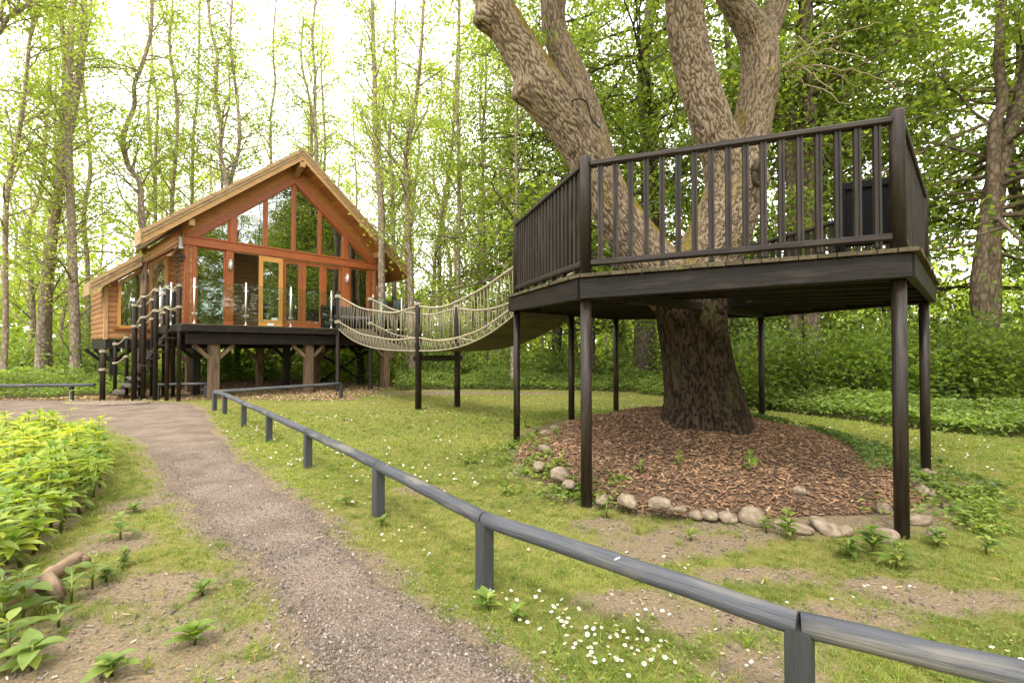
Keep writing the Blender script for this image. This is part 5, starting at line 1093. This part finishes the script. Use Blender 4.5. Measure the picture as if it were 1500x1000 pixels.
ST = [(820, 700, .11, 'flat stone left of the front left platform leg'), (832, 712, .06, 'small stone before the flat one left of the leg'), (790, 686, .09, 'stone on the left rim of the mound'), (798, 660, .08, 'stone higher on the left rim of the mound'), (882, 735, .07, 'stone just right of the front left leg'), (918, 738, .085, 'long low stone right of the front left leg'), (962, 742, .075, 'low brown stone, third right of the front left leg'), (993, 747, .055, 'small tan stone left of the upright one'), (1017, 757, .065, 'pale upright stone at the front of the mound'), (1036, 757, .065, 'round grey stone beside the pale upright one'),
      (1063, 762, .085, 'tan stone between the round one and the biggest'), (1100, 764, .11, 'biggest rounded boulder at the front of mound'), (1170, 778, .085, 'stone behind the bushy weed'), (1207, 776, .10, 'long tan stone right of the bushy weed'), (1235, 780, .06, 'small pale stone beside the long tan one'), (1290, 788, .10, 'broad stone at foot of the front right leg'), (1290, 748, .07, 'stone set back left of the front right leg'), (1345, 720, .07, 'brown stone right of the front right leg'), (1340, 765, .09, 'flat brown stone low right of the front right leg'), (1357, 700, .09, 'dark oval stone below the rear right leg'), (1372, 712, .08, 'grey stone right of the dark oval one'), (1356, 722, .07, 'grey stone under the dark oval one'), (1365, 785, .06, 'small stone at the far right of ring'), (1388, 745, .05, 'small brown stone among right-hand weeds'), (1170, 720, .05, 'stone half sunk in the mulch'), (832, 624, .08, 'pale stone at the back left rim'), (815, 630, .08, 'stone left of the pale one at back left'), (870, 606, .06, 'small stone at the back of the ring'), (800, 636, .07, 'stone near the left rear leg'), (975, 745, .06, 'small low stone between brown and tan ones'), (1140, 772, .06, 'stone between the biggest boulder and bushy weed')]
rs_ = random.Random(4)
for k, (px, py, r, lb) in enumerate(ST):
    p = g(px, py); 
    for _ in range(3):
        zz = float(max(gz(p.x, p.y), mound_z(p.x, p.y))); p = g(px, py, zz)
    o = tag(link('stone', SM[k % 8], None, (p.x, p.y, zz + r * .30)), lb, 'stone', 'stones edging the mulch mound'); r *= .88; o.scale = (r * rs_.uniform(1., 1.4), r * rs_.uniform(.75, 1.), r * rs_.uniform(.55, .85)); o.rotation_euler = (rs_.uniform(-.2, .2), rs_.uniform(-.2, .2), rs_.uniform(0, 6.28))

# ------------------------------------------------------------------ small stuff: chips, gravel, grass, daisies
r_ = np.random.default_rng(71)
def flakes(name, x, y, z, L, Wd, mat, label, cat, tilt=.35, thick=.25, rndv=None):   # little tilted slivers with thickness: 3-sided prisms
    n = len(x); an = r_.random(n) * 6.283; d = unit(np.stack([np.cos(an), np.sin(an), r_.normal(size=n) * tilt], -1)); s_ = unit(np.cross(np.broadcast_to([0, 0, 1.], d.shape), d)); u = np.cross(d, s_)
    c = np.stack([x, y, z], -1); L = L[:, None]; Wd = Wd[:, None]
    ring = [s_ * Wd * .5, -s_ * Wd * .5, u * Wd * thick * 2]; V = np.stack([c - d * L * .5 + ring[0], c - d * L * .5 + ring[1], c - d * L * .4 + ring[2], c + d * L * .5 + ring[0], c + d * L * .5 + ring[1], c + d * L * .42 + ring[2]], 1).reshape(-1, 3)
    i = np.arange(n)[:, None] * 6; T = [(0, 3, 5), (0, 5, 2), (1, 2, 5), (1, 5, 4), (0, 2, 1), (3, 4, 5)]; Q = np.concatenate([i + list(t_) for t_ in T], 1).reshape(-1, 3)
    rv = r_.random(n) if rndv is None else rndv; return tag(link(name, npmesh(name, V, Q, mat, np.repeat(rv, 6))), label, cat, kind='stuff')
n = 26000; a = r_.random(n) * 6.283; q = np.sqrt(r_.random(n)) * 2.22; x, y = TREE[0] + q * np.cos(a), TREE[1] + q * np.sin(a); k = (q > .38) & (mound_z(x, y) - gz(x, y) > -.015); x, y = x[k], y[k]; n = len(x)
flakes('bark_chips', x, y, mound_z(x, y) + .016 + r_.random(n) * .014, r_.uniform(.018, .065, n), r_.uniform(.008, .02, n), 'chip', 'brown bark chips covering the mound', 'bark chips', .3, .2, np.clip(r_.beta(2, 2.2, n), 0, 1))
n = 9000; x, y = r_.uniform(-13, -4, n), r_.uniform(12, 21, n); k = beyond(x, y) < 0; x, y = x[k], y[k]; n = len(x)
flakes('bark_litter', x, y, gz(x, y) + .01, r_.uniform(.04, .1, n), r_.uniform(.02, .04, n), 'chip', 'bark litter lying under the cabin and terrace', 'bark chips')
n = 42000; tt = r_.random(n); i = (tt ** 1.6 * (len(PLc) * .62)).astype(int); w = r_.random(n)[:, None]; P = PLc[i, :2] * w + PRc[i, :2] * (1 - w) + r_.normal(size=(n, 2)) * .10; x, y = P[:, 0], P[:, 1]; sz = r_.lognormal(-5.25, .45, n); sz = np.clip(sz, .0025, .017)
flakes('gravel', x, y, gz(x, y) + .012, sz, sz * .8, 'gravel', 'loose gravel bits scattered over the path', 'gravel', .3, .35)
n = 14000; x, y = r_.uniform(-3.5, 5, n), r_.uniform(1.2, 6, n); k = (soil_mask(x, y) > .5) & (np.hypot(x - TREE[0], y - TREE[1]) > 2.1) & (path_dist(x, y) > 0); x, y = x[k], y[k]; n = len(x)
flakes('soil_crumbs', x, y, gz(x, y) + .006, r_.uniform(.004, .03, n), r_.uniform(.004, .012, n), 'gravel', 'crumbs, twigs and grit on the bare soil', 'soil')
def blades(name, n, x0, x1, y0, y1, h0, h1, w, label, seed, power=1.6):
    r2 = np.random.default_rng(seed); y = y0 + (y1 - y0) * r2.random(n) ** power; x = y * 1.16 * r2.uniform(x0, x1, n)
    cl = sinnoise(x, y, 14, 31) * .5 + sinnoise(x, y, 37, 32) * .35; dens = 1 - soil_mask(x, y) * 1.15 + .35 * np.clip(cl, -1, .4)
    pdist = path_dist(x, y); k = (r2.random(n) < dens) & (pdist > -.12 * r2.random(n)) & (beyond(x, y) < .2) & (np.hypot(x - TREE[0], y - TREE[1]) > 2.05); x, y, cl = x[k], y[k], cl[k]; n = len(x)
    sc = np.clip(y / 4.5, .75, 3.2); h = r2.uniform(h0, h1, n) * (.8 + .5 * np.clip(cl, 0, 1)) * np.clip(sc, .8, 1.7); an = r2.random(n) * 6.283; lean = np.abs(r2.normal(size=n)) * .8 + .25
    d = np.stack([np.cos(an) * lean, np.sin(an) * lean, np.ones(n)], -1); b_ = np.stack([x, y, gz(x, y) - .003], -1); s_ = np.stack([-np.sin(an), np.cos(an), np.zeros(n)], -1) * (w * sc)[:, None]
    mid = b_ + d * (h * .55)[:, None]; tip = b_ + d * h[:, None] + np.stack([np.cos(an), np.sin(an), -.35 * np.ones(n)], -1) * (h * .45 * lean)[:, None]
    V = np.stack([b_ - s_, b_ + s_, mid + s_ * .8, mid - s_ * .8, tip], 1).reshape(-1, 3); i = np.arange(n)[:, None] * 5
    Q = np.concatenate([i + [0, 1, 2], i + [0, 2, 3], i + [3, 2, 4]], 1).reshape(-1, 3)
    dry = np.clip(r2.normal(.38, .2, n) + .3 * sinnoise(x, y, 2.3, 77), 0, 1); return tag(link(name, npmesh(name, V, Q, 'grass', np.repeat(dry, 3))), label, 'grass', kind='stuff')
blades('lawn_grass', 220000, -1, 1, 1.25, 15.5, .012, .038, .0017, 'short patchy grass of the lawn', 81, 1.75)
blades('tall_grass', 30000, -1, 1, 1.25, 9, .03, .075, .0022, 'longer grass tufts along the fence and path', 82)
blades('near_grass', 95000, -1, 1, 1.25, 6.5, .018, .06, .0016, 'grass blades nearest the path and rail', 83, 1.5)
# distinct tufts standing out of the mown grass
r2 = np.random.default_rng(85); nt_ = 5200; ty = 1.3 + 8.5 * r2.random(nt_) ** 1.5; tx = ty * 1.16 * r2.uniform(-1, 1, nt_); k = (r2.random(nt_) > soil_mask(tx, ty) * .93) & (path_dist(tx, ty) > -.02) & (np.hypot(tx - TREE[0], ty - TREE[1]) > 2.1) & (beyond(tx, ty) < 0) & ~in_poly(tx, ty, BED); tx, ty = tx[k], ty[k]
rep_ = 16; tone = np.repeat(np.clip(r2.normal(.3, .22, len(tx)), 0, 1), rep_); sz_ = np.repeat(r2.lognormal(-3.35, .35, len(tx)), rep_); x, y = np.repeat(tx, rep_), np.repeat(ty, rep_); n = len(x); an = r2.random(n) * 6.283; sp = r2.random(n) * .022; x = x + np.cos(an) * sp; y = y + np.sin(an) * sp
ln = r2.uniform(.25, 1.1, n); h = sz_ * r2.uniform(.6, 1.25, n); b_ = np.stack([x, y, gz(x, y) - .003], -1); d = np.stack([np.cos(an) * ln, np.sin(an) * ln, np.ones(n)], -1); s_ = np.stack([-np.sin(an), np.cos(an), np.zeros(n)], -1) * (.0019 * np.clip(y / 4, .8, 2))[:, None]
mid = b_ + d * (h * .55)[:, None]; tip = mid + np.stack([np.cos(an) * ln, np.sin(an) * ln, .35 * np.ones(n)], -1) * (h * .6)[:, None]; V = np.stack([b_ - s_, b_ + s_, mid + s_ * .8, mid - s_ * .8, tip], 1).reshape(-1, 3); i = np.arange(n)[:, None] * 5
tag(link('grass_tufts', npmesh('grass_tufts', V, np.concatenate([i + [0, 1, 2], i + [0, 2, 3], i + [3, 2, 4]], 1).reshape(-1, 3), 'grass', np.repeat(np.clip(tone + r2.normal(size=n) * .08, 0, 1), 3))), 'separate darker tufts standing out of the mown lawn', 'grass', kind='stuff')
# clover and daisy leaves low in the lawn
n = 42000; y = 1.3 + 9 * r_.random(n) ** 1.6; x = y * 1.16 * r_.uniform(-1, 1, n); cl = sinnoise(x, y, 5.5, 51) * .6 + sinnoise(x, y, 15, 52) * .5; k = (cl > .05) & (soil_mask(x, y) < .55) & (path_dist(x, y) > .03) & (np.hypot(x - TREE[0], y - TREE[1]) > 2.0) & (beyond(x, y) < 0); x, y = x[k], y[k]; n = len(x)
an = r_.random(n) * 6.283; pos = np.stack([x, y, gz(x, y) + r_.uniform(.004, .028, n)], -1); d = np.stack([np.cos(an), np.sin(an), r_.uniform(-.1, .6, n)], -1); L = r_.uniform(.012, .034, n) * np.clip(y / 4, .8, 2)
tag(link('lawn_weeds', leaves('lawn_weeds', pos, d, r_.normal(size=(n, 3)) * .25 + [0, 0, 1], L, L * .55, 'leaf_weed', rng=r_)), 'low daisy and clover leaves woven through the lawn', 'weeds', kind='stuff')
# loose weeds growing round the rim of the mound
n = 3000; cl_ = np.where(r_.random(70) < .5, r_.uniform(-3.4, -2.25, 70), r_.uniform(-1.25, .35, 70)); cq = r_.normal(2.25, .2, 70); i = r_.integers(0, 70, n); cs = r_.uniform(.04, .11, 70); x = TREE[0] + cq[i] * np.cos(cl_[i]) + r_.normal(size=n) * cs[i]; y = TREE[1] + cq[i] * np.sin(cl_[i]) + r_.normal(size=n) * cs[i]
pos = np.stack([x, y, np.maximum(mound_z(x, y), gz(x, y)) + .01 + r_.random(n) * cs[i]], -1); an = r_.random(n) * 6.283; d = np.stack([np.cos(an), np.sin(an), r_.uniform(-.2, .7, n)], -1); L = r_.uniform(.03, .075, n)
tag(link('rim_weeds', leaves('rim_weeds', pos, d, r_.normal(size=(n, 3)) * .3 + [0, 0, 1], L, L * .5, 'leaf_weed', rng=r_)), 'loose green weeds growing among the stones of the mound rim', 'weeds', kind='stuff')
# dark leafy cover on the right flank of the mound
n = 5200; a = r_.uniform(-.75, 1.15, n) + r_.normal(size=n) * .12; q = r_.uniform(1.15, 2.55, n); x, y = TREE[0] + q * np.cos(a), TREE[1] + q * np.sin(a); k = (sinnoise(x, y, 5, 19) + r_.normal(size=n) * .3 > -.25) & ((q > 1.5) | (a > .25)); x, y = x[k], y[k]; n = len(x); tp = r_.random(n) ** .6
pos = np.stack([x, y, np.maximum(mound_z(x, y), gz(x, y)) + .015 + .09 * tp], -1); an = r_.random(n) * 6.283; d = np.stack([np.cos(an), np.sin(an), r_.uniform(-.3, .3, n)], -1); L = r_.uniform(.03, .07, n)
tag(link('mound_ground_cover', leaves('mound_ground_cover', pos, d, r_.normal(size=(n, 3)) * .3 + [0, 0, 1], L, L * .65, 'leaf_ivy', rng=r_)), 'dark leafy creeping cover on the right flank of the mound', 'ground cover', kind='stuff')
# daisies
V = [(0, 0, .002)]; Fc = []
for k in range(13):
    for j, (rr_, dz) in enumerate(((.0035, .001), (.0105, .003), (.0105, .003))):
        t = 2 * math.pi * (k + (0, -.36, .36)[j]) / 13; V.append((math.cos(t) * rr_, math.sin(t) * rr_, dz + .001 * math.sin(k * 2.1)))
    o_ = 1 + k * 3; Fc.append((0, o_ + 1, o_ + 2))
mb = MB(); mb.add(V, Fc, V); dp = mb.mesh('petals'); dp.materials.append(M['petal'])
mb = MB().tube([(0, 0, .001), (0, 0, .0045), (0, 0, .006)], [.0042, .004, .0018], 8); dc = mb.mesh('flower_centre'); dc.materials.append(M['yolk'])
DZ = [(900, 950, 55, 28, 60, 'daisy in the dense patch at the bottom centre'), (930, 905, 30, 12, 10, 'daisy in the dense patch at the bottom centre'), (810, 905, 35, 22, 26, 'daisy in the scatter right of the near fence post'), (740, 880, 40, 20, 14, 'daisy in the scatter right of the near fence post'), (600, 800, 35, 22, 18, 'daisy beside the path left of the near fence post'), (500, 735, 25, 14, 26, 'daisy round the leafy weed between path and fence'), (430, 660, 40, 14, 34, 'daisy by the fence where it nears the path'), (370, 635, 30, 8, 24, 'daisy by the fence where it nears the path'),
      (660, 715, 60, 12, 10, 'daisy on the open lawn left of the mound'), (1250, 870, 70, 16, 10, 'daisy on the lawn at the right'), (1080, 970, 40, 14, 6, 'daisy low beside the right foreground rail'), (980, 830, 30, 10, 8, 'daisy on soil behind the rail'), (1480, 960, 20, 16, 6, 'daisy at the right edge'), (740, 780, 20, 20, 10, 'daisy between the rail and mound')]
r2 = random.Random(12)
for cx, cy, sx, sy, cnt_, lb in DZ:
    for k in range(cnt_):
        p = g(cx + r2.gauss(0, sx * .75), max(cy + r2.gauss(0, sy * .75), 560)); z = float(gz(p.x, p.y))
        o = tag(empty('daisy', (p.x, p.y, z), r2.random() * 6), lb, 'flower', lb.replace('daisy', 'daisies')); o.rotation_euler = (r2.gauss(-.15, .3), r2.gauss(0, .25), r2.random() * 6); s_ = r2.uniform(.6, 1.05) * (1. if p.y < 4.5 else 1.3); o.scale = (s_,) * 3; hh = r2.uniform(.022, .05)
        link('petals', dp, o, (0, 0, hh)); link('flower_centre', dc, o, (0, 0, hh)); st_ = link('stem', stem_m, o); st_.scale = (.1, .1, hh + .001)
n = 1500; y = 4.5 + 10.5 * r_.random(n); x = y * r_.uniform(-.55, 1.0, n); k = (sinnoise(x, y, 1.6, 91) + r_.normal(size=n) * .25 > .05) & (beyond(x, y) < -.2) & (np.hypot(x - TREE[0], y - TREE[1]) > 2.5) & (path_dist(x, y) > .2); x, y = x[k], y[k]; n = len(x)
pos = np.stack([x, y, gz(x, y) + .035], -1); an = r_.random(n) * 6.283; d = np.stack([np.cos(an), np.sin(an), np.zeros(n)], -1)
tag(link('far_daisies', leaves('far_daisies', pos, d, np.broadcast_to([0, -.3, 1.], (n, 3)), .026, .026, 'petal', fold=.02, rng=r_)), 'white daisies dotted over the far lawn', 'flowers', kind='stuff')

# fallen twigs and leaves
n = 420; y = 1.3 + 9 * r_.random(n) ** 1.5; x = y * 1.1 * r_.uniform(-1, 1, n); k = (beyond(x, y) < 0) & (np.hypot(x - TREE[0], y - TREE[1]) > 2.2); x, y = x[k], y[k]; n = len(x)
flakes('fallen_litter', x, y, gz(x, y) + .022, r_.uniform(.015, .06, n), r_.uniform(.002, .007, n), 'chip', 'fallen twigs and dry leaves on lawn and path', 'leaf litter', .1, .2, np.clip(r_.normal(.7, .25, n), 0, 1))
